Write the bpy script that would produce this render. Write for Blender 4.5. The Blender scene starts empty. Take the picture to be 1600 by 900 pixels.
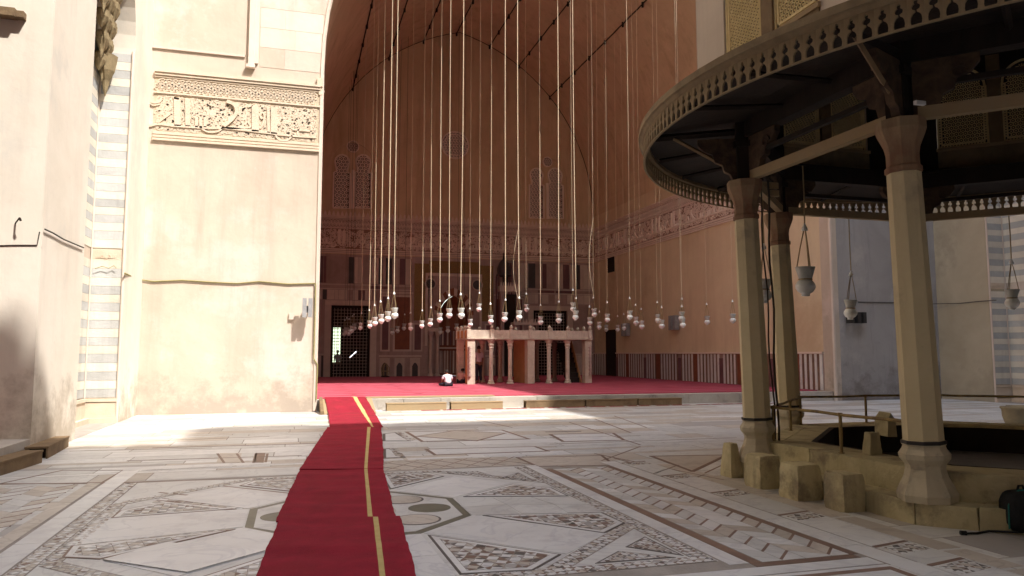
import bpy, math, random
from mathutils import Vector, Matrix
R_=math.radians; PI=math.pi
sc=bpy.context.scene; col=sc.collection
# ---------------------------------------------------------------- camera
FPX=1165.; HC=1.7
PIT=math.atan(103/FPX); YAW=math.atan(341*math.cos(PIT)/FPX)
cd=bpy.data.cameras.new('camera'); cam=bpy.data.objects.new('camera',cd); col.objects.link(cam)
cam.location=(0,0,HC); cam.rotation_euler=(PI/2+PIT,0,-YAW)
cd.sensor_width=36; cd.lens=36*FPX/1600; cd.clip_end=400; cd.clip_start=.05
sc.camera=cam
# ---------------------------------------------------------------- light
KY,KX=.60,.42                      # horizontal run of a sun ray per metre of fall
cot=math.hypot(KY,KX); ELEV=math.atan(1/cot)
w=bpy.data.worlds.new('World'); sc.world=w; w.use_nodes=True
nt=w.node_tree; bg=nt.nodes['Background']
sky=nt.nodes.new('ShaderNodeTexSky'); sky.sky_type='NISHITA'; sky.sun_disc=False
sky.sun_elevation=ELEV; sky.sun_rotation=math.atan2(KX,-KY)   # sun stands behind the camera, to the right
sky.air_density=1.2; sky.dust_density=2.5
nt.links.new(sky.outputs[0],bg.inputs[0]); bg.inputs[1].default_value=.15
sd=bpy.data.lights.new('sun','SUN'); sd.energy=2.15; sd.angle=R_(.5); sd.color=(1,.95,.90)
sun=bpy.data.objects.new('sun',sd); col.objects.link(sun); sun.location=(30,-30,60)
sun.rotation_euler=Vector((KX,-KY,1)).to_track_quat('Z','Y').to_euler()
sc.view_settings.view_transform='Standard'; sc.view_settings.look='None'
sc.view_settings.exposure=1.85; sc.view_settings.gamma=1
sc.cycles.max_bounces=8; sc.cycles.diffuse_bounces=6; sc.cycles.glossy_bounces=3
sc.cycles.use_denoising=True; sc.cycles.sample_clamp_indirect=6

rnd=random.Random(7)
# pixel of the 1600x900 photograph -> ray, used only to measure where things stand
_F=Vector((math.sin(YAW)*math.cos(PIT),math.cos(YAW)*math.cos(PIT),math.sin(PIT)))
_R=Vector((math.cos(YAW),-math.sin(YAW),0)); _U=_R.cross(_F); _C=Vector((0,0,HC))
def ray(x,y): return _R*((x-800)/FPX)+_U*((450-y)/FPX)+_F
def gz(x,y,z=0.): d=ray(x,y); return _C+d*((z-HC)/d.z)
def gx(x,y,X): d=ray(x,y); return _C+d*(X/d.x)
def gy(x,y,Y): d=ray(x,y); return _C+d*(Y/d.y)

# ---------------------------------------------------------------- mesh helpers
class G:
    def __init__(s): s.v=[]; s.f=[]; s.m=[]
    def add(s,vs,fs,m=0,M=None):
        n=len(s.v)
        s.v+= [tuple(M@Vector(p)) for p in vs] if M is not None else [tuple(p) for p in vs]
        s.f+=[tuple(n+i for i in f) for f in fs]; s.m+=[m]*len(fs); return s
    def box(s,a,b,m=0,M=None):
        x0,y0,z0=[min(a[i],b[i]) for i in range(3)]; x1,y1,z1=[max(a[i],b[i]) for i in range(3)]
        return s.add([(x0,y0,z0),(x1,y0,z0),(x1,y1,z0),(x0,y1,z0),(x0,y0,z1),(x1,y0,z1),(x1,y1,z1),(x0,y1,z1)],
          [(0,3,2,1),(4,5,6,7),(0,1,5,4),(1,2,6,5),(2,3,7,6),(3,0,4,7)],m,M)
    def prism(s,poly,z0,z1,m=0,M=None,bottom=True):
        if sum(poly[i-1][0]*poly[i][1]-poly[i][0]*poly[i-1][1] for i in range(len(poly)))<0: poly=poly[::-1]
        n=len(poly)
        fs=[tuple(range(n,2*n))]+[(i,(i+1)%n,n+(i+1)%n,n+i) for i in range(n)]
        if bottom: fs.append(tuple(range(n-1,-1,-1)))
        return s.add([(p[0],p[1],z0) for p in poly]+[(p[0],p[1],z1) for p in poly],fs,m,M)
    def wallp(s,poly,d0,d1,axis,m=0):
        """polygon in the wall plane (a,z) extruded from d0 to d1 along axis 'x' or 'y'"""
        n=len(poly)
        if sum(poly[i-1][0]*poly[i][1]-poly[i][0]*poly[i-1][1] for i in range(n))<0: poly=poly[::-1]
        P=(lambda a,z,d:(a,d,z)) if axis=='y' else (lambda a,z,d:(d,a,z))
        v=[P(a,z,d0) for a,z in poly]+[P(a,z,d1) for a,z in poly]
        fs=[tuple(range(n)),tuple(range(2*n-1,n-1,-1))]+[(i,n+i,n+(i+1)%n,(i+1)%n) for i in range(n)]
        return s.add(v,fs,m)
    def tube(s,pts,r,n=6,m=0,M=None,cap=True):
        pts=[Vector(p) for p in pts]; rr=r if isinstance(r,(list,tuple)) else [r]*len(pts); vs=[]; fs=[]
        for i,p in enumerate(pts):
            t=(pts[min(i+1,len(pts)-1)]-pts[max(i-1,0)]); t=t.normalized() if t.length>1e-9 else Vector((0,0,1))
            a=t.cross(Vector((0,0,1)) if abs(t.z)<.9 else Vector((0,1,0))).normalized(); b=t.cross(a)
            for k in range(n):
                q=2*PI*k/n; vs.append(p+a*(rr[i]*math.cos(q))+b*(rr[i]*math.sin(q)))
        for i in range(len(pts)-1):
            for k in range(n): fs.append((i*n+k,i*n+(k+1)%n,(i+1)*n+(k+1)%n,(i+1)*n+k))
        if cap: fs+= [tuple(range(n-1,-1,-1)),tuple((len(pts)-1)*n+k for k in range(n))]
        return s.add(vs,fs,m,M)
    def lathe(s,prof,n=16,c=(0,0,0),m=0,ph=0.,cap=True):
        vs=[(c[0]+r*math.cos(2*PI*k/n+ph),c[1]+r*math.sin(2*PI*k/n+ph),c[2]+z) for r,z in prof for k in range(n)]
        fs=[(i*n+k,i*n+(k+1)%n,(i+1)*n+(k+1)%n,(i+1)*n+k) for i in range(len(prof)-1) for k in range(n)]
        if cap: fs+=[tuple(range(n-1,-1,-1)),tuple((len(prof)-1)*n+k for k in range(n))]
        return s.add(vs,fs,m)
    def ribbon(s,pts,w,d,P,m=0):
        """flat raised stroke in a wall plane: pts (a,z), width w, P(a,z,h) -> 3-D, height d"""
        pts=[Vector((p[0],p[1])) for p in pts]; L=[];Rr=[]
        for i,p in enumerate(pts):
            t=pts[min(i+1,len(pts)-1)]-pts[max(i-1,0)]; t=t.normalized() if t.length>1e-9 else Vector((1,0))
            nn=Vector((-t.y,t.x))*(w/2); L.append(p+nn); Rr.append(p-nn)
        v=[]; 
        for a,b in zip(L,Rr): v+=[P(a.x,a.y,d),P(b.x,b.y,d),P(a.x,a.y,0),P(b.x,b.y,0)]
        f=[]
        for i in range(len(pts)-1):
            k=4*i; f+=[(k,k+4,k+5,k+1),(k+2,k+6,k+4,k),(k+1,k+5,k+7,k+3)]
        k=4*(len(pts)-1); f+=[(0,1,3,2),(k,k+2,k+3,k+1)]
        return s.add(v,f,m)
    def mesh(s,name,mats,smooth=False):
        me=bpy.data.meshes.new(name); me.from_pydata(s.v,[],s.f)
        for q in (mats if isinstance(mats,(list,tuple)) else [mats]): me.materials.append(q)
        if any(s.m): me.polygons.foreach_set('material_index',s.m)
        if smooth: me.polygons.foreach_set('use_smooth',[True]*len(s.f))
        me.update(); return me
    def build(s,name,mats,parent=None,smooth=False,kind=None,label=None,local=False):
        return put(name,s.mesh(name,mats,smooth),parent,kind,label,local)
def put(name,me,parent=None,kind=None,label=None,local=False):
    o=bpy.data.objects.new(name,me); col.objects.link(o)
    if parent is not None:
        o.parent=parent
        if not local and parent.type=='EMPTY':
            o.matrix_parent_inverse=Matrix.Translation(-parent.location)
    if kind: o['kind']=kind
    if label: o['label']=label
    return o
def tag(o,label,cat,group=None):
    o['label']=label; o['category']=cat
    if group: o['group']=group
    return o
def thing(name,label,cat,loc=(0,0,0),rz=0,group=None):
    o=bpy.data.objects.new(name,None); col.objects.link(o); o.location=loc; o.rotation_euler=(0,0,rz)
    o.empty_display_size=.2; return tag(o,label,cat,group)
def dup(root,loc,rz=None,label=None,group=None):
    r=root.copy(); col.objects.link(r); r.location=loc
    if rz is not None: r.rotation_euler=(0,0,rz)
    if label: r['label']=label
    if group: r['group']=group
    for ch in root.children:
        c=ch.copy(); col.objects.link(c); c.parent=r
        for g in ch.children:
            d=g.copy(); col.objects.link(d); d.parent=c
    return r
def noisy(g,amp,seed=1):
    q=random.Random(seed); g.v=[(x+q.uniform(-amp,amp),y+q.uniform(-amp,amp),z+q.uniform(-amp,amp)) for x,y,z in g.v]; return g

# ---------------------------------------------------------------- materials
def mat(name,c,c2=None,scale=3.,rough=.85,bump=.15,bscale=None,mix=.5,c3=None,sc3=.4,t3=.62,detail=8,metal=0.,spec=.3,vscale=(1,1,1),objvar=0.,sheen=0,var=0.,streak=None,damp_shade=None,vein=None,damp_shade_z=2.2):
    m=bpy.data.materials.new(name); m.use_nodes=True; n=m.node_tree.nodes; l=m.node_tree.links
    b=n['Principled BSDF']; b.inputs['Roughness'].default_value=rough; b.inputs['Metallic'].default_value=metal
    b.inputs['Specular IOR Level'].default_value=spec
    if sheen: b.inputs['Sheen Weight'].default_value=sheen
    tc=n.new('ShaderNodeTexCoord'); mp=n.new('ShaderNodeMapping'); l.new(tc.outputs['Object'],mp.inputs[0]); mp.inputs['Scale'].default_value=vscale
    cur=None
    no=n.new('ShaderNodeTexNoise'); no.inputs['Scale'].default_value=scale; no.inputs['Detail'].default_value=detail; no.inputs['Roughness'].default_value=.62; no.inputs['Distortion'].default_value=.4
    l.new(mp.outputs[0],no.inputs['Vector'])
    r=n.new('ShaderNodeValToRGB'); r.color_ramp.elements[0].position=.5-.5*mix*.6; r.color_ramp.elements[1].position=.5+.5*mix*.6
    r.color_ramp.elements[0].color=(*c,1); r.color_ramp.elements[1].color=(*(c2 or [x*.8 for x in c]),1)
    l.new(no.outputs[0],r.inputs[0]); cur=r.outputs[0]
    if c3:
        n3=n.new('ShaderNodeTexNoise'); n3.inputs['Scale'].default_value=sc3; n3.inputs['Detail'].default_value=9; n3.inputs['Roughness'].default_value=.68; l.new(mp.outputs[0],n3.inputs['Vector'])
        r3=n.new('ShaderNodeValToRGB'); r3.color_ramp.elements[0].position=t3-.05; r3.color_ramp.elements[1].position=t3+.06; l.new(n3.outputs[0],r3.inputs[0])
        mx=n.new('ShaderNodeMixRGB'); l.new(r3.outputs[0],mx.inputs[0]); l.new(cur,mx.inputs[1]); mx.inputs[2].default_value=(*c3,1); cur=mx.outputs[0]
    def mul(fac,dark,cur,lo,hi):
        rr=n.new('ShaderNodeValToRGB'); rr.color_ramp.elements[0].position=lo; rr.color_ramp.elements[1].position=hi; l.new(fac,rr.inputs[0])
        mm=n.new('ShaderNodeMixRGB'); l.new(rr.outputs[0],mm.inputs[0]); l.new(cur,mm.inputs[1]); mm.inputs[2].default_value=(*dark,1); return mm.outputs[0]
    if streak:
        m2=n.new('ShaderNodeMapping'); l.new(tc.outputs['Object'],m2.inputs[0]); m2.inputs['Scale'].default_value=(1.6,1.6,.16)
        ns=n.new('ShaderNodeTexNoise'); ns.inputs['Scale'].default_value=1.0; ns.inputs['Detail'].default_value=8; ns.inputs['Roughness'].default_value=.7; l.new(m2.outputs[0],ns.inputs['Vector']); cur=mul(ns.outputs[0],streak,cur,.50,.80)
        n4=n.new('ShaderNodeTexNoise'); n4.inputs['Scale'].default_value=2.6; n4.inputs['Detail'].default_value=12; n4.inputs['Roughness'].default_value=.75; n4.inputs['Distortion'].default_value=1.2; l.new(mp.outputs[0],n4.inputs['Vector']); cur=mul(n4.outputs[0],streak,cur,.58,.86)
    if damp_shade:
        sx=n.new('ShaderNodeSeparateXYZ'); l.new(tc.outputs['Object'],sx.inputs[0]); mr_=n.new('ShaderNodeMapRange'); mr_.inputs[1].default_value=0; mr_.inputs[2].default_value=damp_shade_z; mr_.inputs[3].default_value=.42 if damp_shade_z<3 else .62; mr_.inputs[4].default_value=0
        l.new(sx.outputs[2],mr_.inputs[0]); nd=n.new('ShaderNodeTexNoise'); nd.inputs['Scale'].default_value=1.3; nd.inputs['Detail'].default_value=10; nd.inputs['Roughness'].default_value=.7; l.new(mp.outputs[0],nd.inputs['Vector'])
        ad=n.new('ShaderNodeMath'); ad.operation='ADD'; l.new(mr_.outputs[0],ad.inputs[0]); l.new(nd.outputs[0],ad.inputs[1]); cur=mul(ad.outputs[0],damp_shade,cur,.72,.90)
    if vein:
        nv=n.new('ShaderNodeTexNoise'); nv.inputs['Scale'].default_value=.9; nv.inputs['Detail'].default_value=6; nv.inputs['Distortion'].default_value=2.5; l.new(mp.outputs[0],nv.inputs['Vector'])
        rv=n.new('ShaderNodeValToRGB'); e=rv.color_ramp.elements; e[0].position=.47; e[0].color=(0,0,0,1); e[1].position=.53; e[1].color=(0,0,0,1); x_=e.new(.5); x_.color=(.6,.6,.6,1); l.new(nv.outputs[0],rv.inputs[0])
        mv=n.new('ShaderNodeMixRGB'); l.new(rv.outputs[0],mv.inputs[0]); l.new(cur,mv.inputs[1]); mv.inputs[2].default_value=(*vein,1); cur=mv.outputs[0]
    if objvar:
        oi=n.new('ShaderNodeObjectInfo'); mr=n.new('ShaderNodeMapRange'); mr.inputs[3].default_value=1-objvar; mr.inputs[4].default_value=1+objvar*.6
        l.new(oi.outputs['Random'],mr.inputs[0]); hs=n.new('ShaderNodeHueSaturation'); l.new(mr.outputs[0],hs.inputs['Value']); l.new(cur,hs.inputs['Color']); cur=hs.outputs[0]
    l.new(cur,b.inputs['Base Color'])
    if bump:
        nb=n.new('ShaderNodeTexNoise'); nb.inputs['Scale'].default_value=bscale or scale*8; nb.inputs['Detail'].default_value=6; l.new(mp.outputs[0],nb.inputs['Vector'])
        bp=n.new('ShaderNodeBump'); bp.inputs['Strength'].default_value=bump; bp.inputs['Distance'].default_value=.02; l.new(nb.outputs[0],bp.inputs['Height']); l.new(bp.outputs[0],b.inputs['Normal'])
    return m
M={}
M['plaster']=mat('court_plaster',(.575,.49,.395),(.475,.40,.32),.45,c3=(.60,.51,.44),sc3=.5,t3=.56,bump=.5,bscale=3,streak=(.43,.35,.285),damp_shade=(.38,.32,.26))
M['plaster_pale']=mat('pale_side_plaster',(.72,.66,.56),(.64,.58,.48),.5,c3=(.60,.56,.48),sc3=.6,t3=.58,bump=.4,bscale=3,streak=(.56,.50,.42),damp_shade=(.44,.38,.30))
M['plaster_lt']=mat('repaired_plaster',(.66,.55,.46),(.58,.49,.41),.9,bump=.3,bscale=5,streak=(.48,.42,.36),objvar=.1)
M['plaster_green']=mat('weathered_plaster',(.66,.64,.54),(.60,.58,.47),.5,c3=(.52,.52,.41),sc3=.5,bump=.3,bscale=4,streak=(.46,.44,.33),damp_shade=(.10,.075,.04),damp_shade_z=3.4)  # low stain deepened: the shadow on that wall is painted in with it
M['plaster_grey']=mat('grey_plaster',(.365,.35,.335),(.30,.285,.275),.5,c3=(.42,.39,.365),sc3=.8,t3=.6,bump=.4,bscale=4,streak=(.22,.21,.21),damp_shade=(.20,.18,.17))
M['iwan']=mat('iwan_plaster',(.66,.51,.33),(.57,.43,.275),.45,c3=(.66,.50,.33),sc3=.5,t3=.6,bump=.25,bscale=3,streak=(.42,.30,.18))
M['iwan_side']=mat('iwan_side_plaster',(.72,.60,.41),(.64,.52,.35),.5,c3=(.56,.43,.28),sc3=.22,t3=.58,bump=.25,bscale=3,streak=(.56,.44,.29),damp_shade=(.46,.37,.26))
M['carved']=mat('carved_stone',(.62,.52,.40),(.55,.45,.34),3,bump=.3,bscale=30)
M['carved_bg']=mat('carved_ground',(.46,.385,.27),(.52,.44,.32),6,bump=.6,bscale=40)
M['band']=mat('iwan_carved_stucco',(.76,.63,.54),(.68,.56,.47),3,bump=.2,bscale=20)
M['band_bg']=mat('iwan_carved_ground',(.26,.16,.11),(.32,.20,.15),5,bump=.4,bscale=30)
M['ablaq_w']=mat('pale_course_stone',(.70,.65,.54),(.62,.57,.47),1.6,bump=.4,bscale=8,objvar=.08,streak=(.50,.45,.36))
M['ablaq_g']=mat('grey_course_stone',(.49,.49,.465),(.41,.41,.395),1.6,bump=.4,bscale=8,objvar=.14,streak=(.32,.315,.29))
M['stone']=mat('old_limestone',(.60,.53,.32),(.48,.42,.24),2.2,c3=(.30,.25,.16),sc3=1.7,t3=.57,bump=1.,bscale=11,objvar=.15,streak=(.24,.20,.13))
M['stone_lt']=mat('kerb_stone',(.46,.42,.36),(.38,.34,.29),2,c3=(.27,.24,.21),sc3=1.5,t3=.6,bump=.4,bscale=14,objvar=.1)
M['column']=mat('old_marble_shaft',(.62,.54,.34),(.54,.46,.28),1.2,c3=(.42,.35,.235),sc3=1.1,t3=.58,bump=.35,bscale=9,rough=.6,streak=(.30,.24,.16))
M['column_base']=mat('worn_marble_base',(.56,.50,.36),(.44,.39,.275),2.4,bump=.5,bscale=10,c3=(.32,.28,.22),sc3=2,t3=.58,streak=(.26,.22,.17))
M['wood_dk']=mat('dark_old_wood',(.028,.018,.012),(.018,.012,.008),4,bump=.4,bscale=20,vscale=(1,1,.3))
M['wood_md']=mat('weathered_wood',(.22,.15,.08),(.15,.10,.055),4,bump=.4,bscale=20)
M['wood_br']=mat('carved_bracket_wood',(.11,.07,.04),(.05,.03,.02),5,bump=.5,bscale=20)
M['wood_lt']=mat('sunbleached_wood',(.34,.24,.13),(.33,.25,.145),3,bump=.3,bscale=20)
M['wood_paint']=mat('painted_wood',(.22,.105,.065),(.30,.22,.13),2.2,bump=.4,bscale=12,streak=(.08,.045,.03))
M['lattice_y']=mat('ochre_gypsum_lattice',(.74,.60,.32),(.64,.50,.25),5,bump=.2)
M['lattice_b']=mat('brown_gypsum_lattice',(.82,.72,.62),(.76,.66,.56),5,bump=.2)
M['letter']=mat('raised_stucco_lettering',(.84,.73,.63),(.76,.65,.55),3,bump=.2)
M['stal']=mat('dark_stalactite_stone',(.30,.235,.13),(.20,.155,.085),4,bump=.5)  # hood stone darker and browner than the stone round it
M['shade_hole']=mat('brown_recess',(.06,.035,.02),None,3,bump=0)
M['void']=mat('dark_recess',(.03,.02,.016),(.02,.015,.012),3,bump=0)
M['marble']=mat('white_floor_marble',(.62,.62,.59),(.55,.55,.52),1.1,rough=.42,c3=(.48,.475,.455),sc3=1.8,t3=.6,bump=.12,bscale=9,objvar=.09,spec=.4,vein=(.42,.41,.41),streak=(.46,.45,.42))
M['marble_w']=mat('bright_floor_marble',(.71,.71,.685),(.64,.64,.615),1.3,rough=.38,c3=(.58,.57,.56),sc3=1.6,t3=.6,bump=.10,bscale=9,objvar=.07,spec=.4,vein=(.50,.50,.51),streak=(.55,.54,.52))
M['marble_c']=mat('cream_floor_marble',(.55,.50,.43),(.48,.43,.365),1.5,rough=.45,c3=(.40,.35,.28),sc3=1.6,t3=.6,bump=.15,bscale=9,objvar=.12,spec=.35,vein=(.36,.31,.26))
M['marble_g']=mat('grey_floor_marble',(.42,.40,.38),(.36,.345,.33),2,rough=.45,bump=.06,objvar=.08)
M['grout']=mat('floor_mortar',(.36,.325,.285),(.28,.25,.215),3,rough=.9,bump=.3,bscale=30)
M['basalt']=mat('dark_floor_stone',(.13,.115,.10),(.09,.08,.07),4,rough=.5,bump=.1)
M['brownm']=mat('brown_floor_stone',(.24,.155,.11),(.18,.115,.085),4,rough=.5,bump=.1,objvar=.1)
M['olive']=mat('olive_floor_stone',(.17,.16,.115),(.13,.125,.09),4,rough=.45,bump=.05)
M['red']=mat('red_prayer_carpet',(.30,.022,.038),(.23,.017,.03),3,rough=.95,bump=.7,bscale=90,spec=.1,c3=(.25,.022,.032),sc3=1.5,t3=.55,streak=(.19,.02,.03))
M['red2']=mat('hall_carpet',(.42,.075,.11),(.34,.055,.08),1.5,rough=.95,bump=.5,bscale=30,spec=.1,streak=(.30,.06,.08))
M['red3']=mat('hall_carpet_line',(.54,.20,.24),(.46,.15,.18),1,rough=.95,bump=.4,bscale=30,spec=.1)
M['gold']=mat('gold_carpet_stripe',(.52,.40,.17),(.44,.33,.13),6,rough=.9,bump=.4,bscale=60,spec=.1)
M['glass']=mat('milky_lamp_glass',(.78,.81,.79),(.70,.73,.71),6,rough=.3,bump=.05,spec=.5)
M['glass_rim']=mat('grey_lamp_neck',(.50,.51,.48),(.42,.43,.40),8,rough=.4,bump=.1)
M['rope']=mat('pale_rope',(.64,.54,.38),(.50,.41,.28),10,bump=.3)
M['cable']=mat('dark_cable',(.06,.05,.04),None,10,bump=0)
M['cable_y']=mat('olive_cable',(.30,.27,.12),None,10,bump=0)
M['brass']=mat('brass_wire',(.35,.27,.15),None,10,bump=0,rough=.5,metal=.5)
M['rail']=mat('worn_painted_steel',(.34,.25,.09),(.16,.11,.06),5,rough=.55,bump=.3,metal=.2)
M['dikka']=mat('tribune_marble',(.62,.54,.43),(.53,.45,.36),2,rough=.55,bump=.25,c3=(.42,.33,.25),sc3=1.2,t3=.58,objvar=.06,streak=(.36,.27,.20),vein=(.45,.37,.30))
M['dikka_br']=mat('brown_tribune_stone',(.50,.27,.12),(.42,.22,.10),2,bump=.2)
M['pm1']=mat('rose_wall_marble',(.46,.34,.30),(.37,.27,.235),2,rough=.5,bump=.05,objvar=.18,streak=(.26,.18,.15))
M['pm2']=mat('pale_wall_marble',(.64,.54,.46),(.56,.46,.39),2,rough=.5,bump=.05,objvar=.12)
M['pm3']=mat('purple_wall_marble',(.20,.10,.105),(.15,.075,.08),2,rough=.5,bump=.05,objvar=.15)
M['pmb']=mat('brown_dado_marble',(.24,.15,.10),(.17,.10,.07),3,rough=.5,bump=.05,objvar=.25)
M['pm4']=mat('dark_wall_marble',(.085,.075,.075),(.06,.055,.055),2,rough=.5,bump=.05)
M['pm5']=mat('gilt_mosaic',(.30,.20,.07),(.20,.12,.05),18,rough=.6,bump=.3)
M['pm6']=mat('red_wall_marble',(.26,.09,.045),(.20,.07,.04),3,rough=.5,bump=.05,objvar=.1)
M['iron']=mat('black_iron',(.035,.032,.03),None,8,rough=.6,bump=0)
M['steel']=mat('grey_lamp_housing',(.33,.33,.33),None,8,rough=.5,bump=0)
M['skin']=mat('skin',(.35,.20,.13),None,10,bump=0,rough=.6)
M['hair']=mat('black_hair',(.02,.016,.013),None,20,bump=.3)
M['shirt']=mat('white_shirt',(.72,.70,.74),(.62,.60,.66),5,bump=.2)
M['pink']=mat('pink_shirt',(.62,.36,.32),None,5,bump=.2)
M['trouser']=mat('dark_trousers',(.03,.03,.045),None,5,bump=.2)
M['bag']=mat('black_nylon',(.012,.013,.014),(.02,.02,.02),8,rough=.7,bump=.4,bscale=60)
M['teal']=mat('teal_piping',(.03,.20,.17),None,8,bump=0)
M['green']=mat('garden_leaves',(.10,.28,.06),(.20,.42,.10),6,bump=0)
M['blue']=mat('blue_ceramic',(.02,.12,.30),None,8,bump=0)
M['pot']=mat('clay_pot',(.33,.27,.16),(.26,.21,.13),5,bump=.3)
M['fascia']=mat('worn_eave_board',(.29,.22,.125),(.19,.14,.08),3,bump=.4,bscale=25,streak=(.14,.10,.06))
M['white']=mat('white_plastic',(.7,.7,.68),None,5,bump=0)
def emis(name,c,s):
    m=bpy.data.materials.new(name); m.use_nodes=True; b=m.node_tree.nodes['Principled BSDF']
    b.inputs['Base Color'].default_value=(*c,1); b.inputs['Emission Color'].default_value=(*c,1); b.inputs['Emission Strength'].default_value=s; return m

# ================================================================ SETTING CONSTANTS
XL,XR=-4.15,23.8          # courtyard side walls
YF,YN=23.0,-7.6           # hall facade, opposite facade
IL,IR=.62,19.02; IC=(IL+IR)/2; IW=(IR-IL)/2
YB=45.8; PZ=.33; ZS=10.8; AR=12.
def arch_z(x,c=IC,hw=IW,zs=ZS,R=AR):
    u=abs(x-c)+(R-hw); return zs+math.sqrt(max(0,R*R-u*u))
def arch_pts(c,hw,zs,R,n=14):
    """points from left spring to right spring"""
    L=[]
    a1=math.acos((R-hw)/R)
    for i in range(n+1): a=a1*i/n; L.append((c-hw+R-R*math.cos(a),zs+R*math.sin(a)))
    return L+[(2*c-x,z) for x,z in L[-2::-1]]

# ---------------------------------------------------------------- ground
g=G(); g.box((-45,-45,-.4),(65,75,0)); o=g.build('courtyard_floor',M['grout'],kind='structure'); FLOOR=o
def slab(poly,layer=1,m='marble',name='slab',gap=.006,kind=None,th=.0016):
    cx=sum(p[0] for p in poly)/len(poly); cy=sum(p[1] for p in poly)/len(poly); q=[]
    for p in poly:
        d=math.hypot(p[0]-cx,p[1]-cy) or 1; k=max(0,1-gap*1.4/d); q.append((cx+(p[0]-cx)*k,cy+(p[1]-cy)*k))
    gg=G(); gg.prism(q,.0003,th*layer,bottom=False); return gg.build(name,M[m],FLOOR,kind=kind,local=True)
def P2(*pts): return [tuple(gz(x,y)[:2]) for x,y in pts]
def inside(p,poly):
    r=False; x,y=p; j=len(poly)-1
    for i in range(len(poly)):
        xi,yi=poly[i]; xj,yj=poly[j]
        if (yi>y)!=(yj>y) and x<(xj-xi)*(y-yi)/(yj-yi)+xi: r=not r
        j=i
    return r
def clip(poly,reg):
    """Sutherland-Hodgman against convex region"""
    if sum(reg[i-1][0]*reg[i][1]-reg[i][0]*reg[i-1][1] for i in range(len(reg)))<0: reg=reg[::-1]
    out=poly
    for i in range(len(reg)):
        a,b=reg[i-1],reg[i]; inp=out; out=[]
        if not inp: return []
        def sd_(p): return (b[0]-a[0])*(p[1]-a[1])-(b[1]-a[1])*(p[0]-a[0])
        for k in range(len(inp)):
            p,q=inp[k-1],inp[k]; sp,sq=sd_(p),sd_(q)
            if sq>=0:
                if sp<0: t=sp/(sp-sq); out.append((p[0]+(q[0]-p[0])*t,p[1]+(q[1]-p[1])*t))
                out.append(q)
            elif sp>=0: t=sp/(sp-sq); out.append((p[0]+(q[0]-p[0])*t,p[1]+(q[1]-p[1])*t))
    return out
def area(p): return abs(sum(p[i-1][0]*p[i][1]-p[i][0]*p[i-1][1] for i in range(len(p))))/2
MOS=['marble_w','marble_c','brownm','basalt','marble_g']
def mosaic(reg,cell=.11,layer=3,ang=0.,wts=(5,3,2.2,1.6,1),name='mosaic_inlay',star=True):
    gg=G(); ca,sa=math.cos(ang),math.sin(ang); q=random.Random(int(abs(reg[0][0]*1000))+11); glare_side=sum(p[0] for p in reg)/len(reg)<.3; wts=(4,4,.9,.25,.7) if glare_side else wts  # left tiles paler: the glare washing them out is put into their colours
    xs=[p[0]*ca+p[1]*sa for p in reg]; ys=[-p[0]*sa+p[1]*ca for p in reg]
    i0,i1=int(min(xs)//cell)-1,int(max(xs)//cell)+2; j0,j1=int(min(ys)//cell)-1,int(max(ys)//cell)+2
    z1=.0016*layer
    def addp(pl,mi,sh=.9):
        cx=sum(p[0] for p in pl)/len(pl); cy=sum(p[1] for p in pl)/len(pl)
        w2=[(cx+(p[0]-cx)*sh,cy+(p[1]-cy)*sh) for p in pl]
        w2=[(p[0]*ca-p[1]*sa,p[0]*sa+p[1]*ca) for p in w2]; w2=clip(w2,reg)
        if len(w2)>=3 and area(w2)>1.5e-5: gg.prism(w2,z1-.0015,z1,mi,bottom=False)
    for i in range(i0,i1):
        for j in range(j0,j1):
            x,y=i*cell,j*cell; h=cell/2; k=h*.42
            if star and (i+j)%2==0:   # light star, dark corner triangles
                lt=0 if q.random()<.7 else 1
                addp([(x,y+h),(x+k,y+k),(x+h,y),(x+k,y-k),(x,y-h),(x-k,y-k),(x-h,y),(x-k,y+k)],lt,.93)
                for sx in(1,-1):
                    for sy in(1,-1): addp([(x+sx*k,y+sy*k),(x+sx*h,y),(x+sx*h,y+sy*h),(x,y+sy*h)],q.choice((1,4,1,2,4) if glare_side else (2,3,2,1,4)),.86)
            else:
                c=q.choices(range(5),wts)[0]; 
                addp([(x,y+h),(x+h,y),(x,y-h),(x-h,y)],c,.9)
                for sx in(1,-1):
                    for sy in(1,-1): addp([(x+sx*h,y),(x+sx*h,y+sy*h),(x,y+sy*h)],q.choices(range(5),wts)[0],.85)
    return gg.build(name,[M[k] for k in MOS],FLOOR,kind='stuff',local=True)
def strip(pts,wd,layer=3,m='brownm',name='inlay_band'):
    gg=G(); n=len(pts)
    for i in range(n-1):
        a,b=Vector(pts[i]),Vector(pts[i+1]); t=(b-a).normalized(); nn=Vector((-t.y,t.x))*wd/2; e=t*wd*.42
        q=[a-e+nn,a-e-nn,b+e-nn,b+e+nn]; gg.prism([(p.x,p.y) for p in q],.0004,.0016*layer+.0003*i,bottom=False)
    return gg.build(name,M[m],FLOOR,local=True)
def frame(poly,wd,**k): return strip(list(poly)+[poly[0]],wd,**k)

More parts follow.
